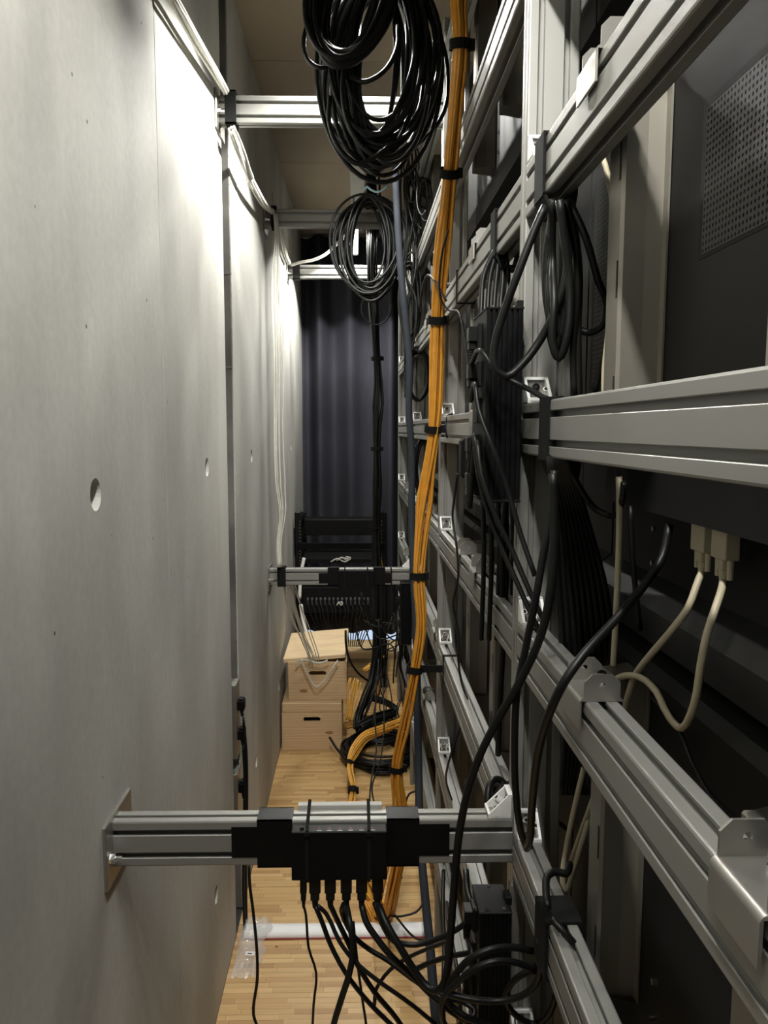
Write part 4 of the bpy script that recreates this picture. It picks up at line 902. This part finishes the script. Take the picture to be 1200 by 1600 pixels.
# ================================================================== CRATES, RACK
def crate(label, x0, x1, y0, y1, z0, z1, lid):
    t = thing('pine_crate', label, 'crate', ((x0 + x1) / 2, (y0 + y1) / 2, z0)); th = .014
    # front with oval hand hole: built from strips round the slot
    hx, hz, hw, hh = x0 + (x1 - x0) * .50, z0 + (z1 - z0) * .70, .047, .0125
    if lid: hz = z0 + (z1 - z0) * .66
    n = 28; slot = []; outer = []
    W2, H2a, H2b = (x1 - x0) / 2, hz - z0, (z1 - .0 if not lid else z1 - .05) - hz
    zt_ = hz + H2b
    for i in range(n):
        tt = 2 * math.pi * (i + .5) / n; c_, s_ = math.cos(tt), math.sin(tt)
        slot.append((hx + (hw - hh) * (1 if c_ > 0 else -1) + hh * c_, hz + hh * s_))
    def ring(y_front, y_back):
        mb = MB(); vs = []
        ox = []
        for (u, v) in slot:
            d = (u - hx, v - hz); k = min(W2 / abs(d[0]) if abs(d[0]) > 1e-6 else 1e9, ((H2b if d[1] > 0 else H2a) / abs(d[1])) if abs(d[1]) > 1e-6 else 1e9)
            ox.append((hx + d[0] * k, hz + d[1] * k))
        corners = [(x1, zt_), (x0, zt_), (x0, z0), (x1, z0)]
        pts = list(ox)
        for c_ in corners:                      # snap the closest outer point to each corner
            i = min(range(n), key=lambda q: (pts[q][0] - c_[0]) ** 2 + (pts[q][1] - c_[1]) ** 2); pts[i] = c_
        for yy in (y_front, y_back): vs += [(u, yy, v) for u, v in pts] + [(u, yy, v) for u, v in slot]
        fs = []
        for i in range(n):
            j = (i + 1) % n
            fs += [(i, n + i, n + j, j), (2 * n + i, 2 * n + j, 3 * n + j, 3 * n + i), (n + i, 3 * n + i, 3 * n + j, n + j), (i, j, 2 * n + j, 2 * n + i)]
        mb.add(vs, fs); return mb
    put(ring(y0, y0 + th).mesh('front_board', 'pine'), 'front_board', t, (0, 0, 0))
    put(MB().box(x0, x1, y1 - th, y1, z0, zt_).mesh('rear_board', 'pine'), 'rear_board', t, (0, 0, 0))
    for xa in (x0, x1 - th): put(MB().box(xa, xa + th, y0 + th, y1 - th, z0, zt_).mesh('side_board', 'pine'), 'side_board', t, (0, 0, 0))
    put(MB().box(x0 + th, x1 - th, y0 + th, y1 - th, z0 + .002, z0 + .014).mesh('bottom_board', 'pine'), 'bottom_board', t, (0, 0, 0))
    if lid: put(MB().box(x0 + .001, x1 - .001, y0 + .001, y1, zt_ + .001, z1, c=.003).mesh('lid', 'pine'), 'lid', t, (0, 0, 0))
    kn = MB(); rk = random.Random(int(z0 * 100) + 2)
    for _ in range(2):
        kx, kz = rk.uniform(x0 + .06, x1 - .06), rk.uniform(z0 + .04, z0 + .10); kn.add([(kx + .020 * math.cos(i * math.pi / 8) * (1 + .2 * math.sin(i)), y0 - .0003, kz + .010 * math.sin(i * math.pi / 8)) for i in range(16)], [tuple(range(16))])
        break
    put(kn.mesh('wood_knot', 'knot'), 'wood_knot', t, (0, 0, 0))
    # finger joints seen on the right-hand corner
    fj = MB()
    k = 0; zz = z0
    while zz < zt_ - .03:
        if k % 2: fj.box(x1 - .0002, x1 + .0004, y0 + .0005, y0 + th, zz, zz + .03)
        zz += .03; k += 1
    put(fj.mesh('finger_joint', 'knot'), 'finger_joint', t, (0, 0, 0))
    return t
c1 = aZ(440, 1172, 0); yc = c1.y
crate('lower lidded pine crate standing on the parquet against the wall', -L + .012, -.078, yc, yc + .42, 0.0005, .262, True)
crate('open pine crate stacked on the lower crate with white cables inside', -L + .045, -.052, yc + .06, yc + .46, .2635, .475, False)
# loose lid lying tilted on the upper crate
lx0, lx1 = -L + .03, -.045
lid = MB().box(-.172, .172, -.19, .19, -.013, .013, c=.004).build('crate_lid', 'pine_lid'); lid.location = (-.222, yc + .25, .475 + .042); lid.rotation_euler = (math.radians(7), math.radians(-5.5), math.radians(-3))
tag(lid, 'loose pale pine lid lying askew on the upper crate', 'crate lid')

# equipment rack against the curtain
Yr = 5.1; xl, xr = -L + .012, .205
rk = thing('equipment_rack', 'black open equipment rack standing before the navy curtain', 'rack', ((xl + xr) / 2, Yr + .25, 0))
ztop = H - .545
for (xx, yy) in ((xl, Yr), (xr - .045, Yr), (xl, Yr + .55), (xr - .045, Yr + .55)):
    mb = MB().box(xx, xx + .045, yy, yy + .004, 0.001, ztop - (.0 if yy == Yr else .05)).box(xx if xx == xl else xx + .041, xx + .004 if xx == xl else xx + .045, yy, yy + .045, .001, ztop - (.0 if yy == Yr else .05))
    hl = []
    z = .08
    while z < ztop - .05:
        cxx = xx + (.034 if xx == xl else .011); mb.box(cxx - .003, cxx + .003, yy - .0008, yy, z, z + .006, mi=1); z += .022
    put(mb.mesh('post', ['black_paint', 'steel']), 'post', rk, (0, 0, 0))
for xx in (xl + .002, xr - .034): put(MB().box(xx, xx + .03, Yr + .046, Yr + .55, ztop - .09, ztop - .05).mesh('side_beam', 'black_paint'), 'side_beam', rk, (0, 0, 0))
zq = lambda py: aY(530, py, Yr).z
put(MB().box(xl + .045, xr - .045, Yr + .30, Yr + .50, zq(846), zq(820), c=.003).mesh('blank_panel', 'black_paint'), 'blank_panel', rk, (0, 0, 0))
put(MB().box(xl + .01, xr - .01, Yr - .006, Yr - .001, zq(858), zq(848), c=.001).mesh('cross_beam', 'black_box'), 'cross_beam', rk, (0, 0, 0))
put(MB().box(xl + .047, xr - .047, Yr + .01, Yr + .40, zq(880), zq(874)).mesh('shelf', 'black_paint'), 'shelf', rk, (0, 0, 0))
u1 = thing('patch_unit', 'black rack unit with a row of plugged connectors', 'rack unit', ((xl + xr) / 2, Yr + .2, zq(955)))
put(MB().box(xl + .048, xr - .048, Yr + .006, Yr + .38, zq(958), zq(918), c=.002).mesh('case', 'black_paint'), 'case', u1, (0, 0, 0))
for i in range(17):
    px = 481 + i * 6.7; x = aY(px, 935, Yr).x
    if x > xr - .06: break
    put(MB().cyl((x, Yr + .006, zq(935)), (x, Yr - .018, zq(937)), .008, .0065, 9).cyl((x, Yr - .018, zq(937)), (x, Yr - .022, zq(944)), .0045, .004, 8).mesh('connector', 'lamp_housing'), 'connector', u1, (0, 0, 0))
    cable('thin dark lead hanging from the row of rack connectors', .0034, [(px, 941, Yr - .02), (px + 3 + (i % 3), 955, Yr - .04), (px + 10 - i, 972, Yr - .05), (px + 25 - 2.5 * i, 990, Yr - .05), (px + 40 - 4 * i, 1010, Yr - .06)], 'black_thin', group='leads under the rack connectors')
for i, (px, py, dx) in enumerate(((540, 878, 1), (532, 948, .4), (535, 880, 1.3))):
    cable('short white wire knot lying on the %s' % ('rack shelf', 'rack connectors', 'rack shelf behind the other knot')[i], .0045, [(px - 14 * dx, py - 2, Yr - .03), (px - 6 * dx, py - 7, Yr - .03), (px + 3 * dx, py - 2, Yr - .03), (px + 8 * dx, py - 6, Yr - .03), (px, py - 8, Yr - .03)], 'white_cable')
rn = random.Random(31)
for k in range(12):
    x0, y0 = rn.uniform(555, 650), rn.uniform(925, 985); x1, y1 = rn.uniform(590, 645), rn.uniform(960, 1030); Y = rn.uniform(4.1, 4.7)
    cable('thin black cable strung loosely before the equipment rack', .0042, [(x0, y0, Y), ((x0 + x1) / 2 + rn.uniform(-20, 10), max(y0, y1) + rn.uniform(0, 25), Y - .05), (x1, y1, Y - .1), (x1 + rn.uniform(-6, 6), y1 + 60, Y - .15)], 'black_thin', group='loose cables before the rack')
for k in range(7):
    x0 = rn.uniform(600, 640); Y = rn.uniform(4.0, 4.4)
    cable('thin black cable trailing down to the floor by the frame', .0035, [(x0, 1000, Y), (x0 - 4, 1040, Y), (x0 + rn.uniform(-12, 10), 1075, Y - .05), (x0 + rn.uniform(-20, 10), 1105, Y - .1), (x0 + rn.uniform(-20, 20), 1135, Y - .15)], 'black_thin', group='cables trailing to the floor')
cable('black cable bowing round the right side of the upper crate', .006, [(540, 985, 4.02), (541, 1010, 4.02), (548, 1035, 4.03), (560, 1052, 4.05), (575, 1064, 4.1)])
# curtain-side light cover seen low between the cables
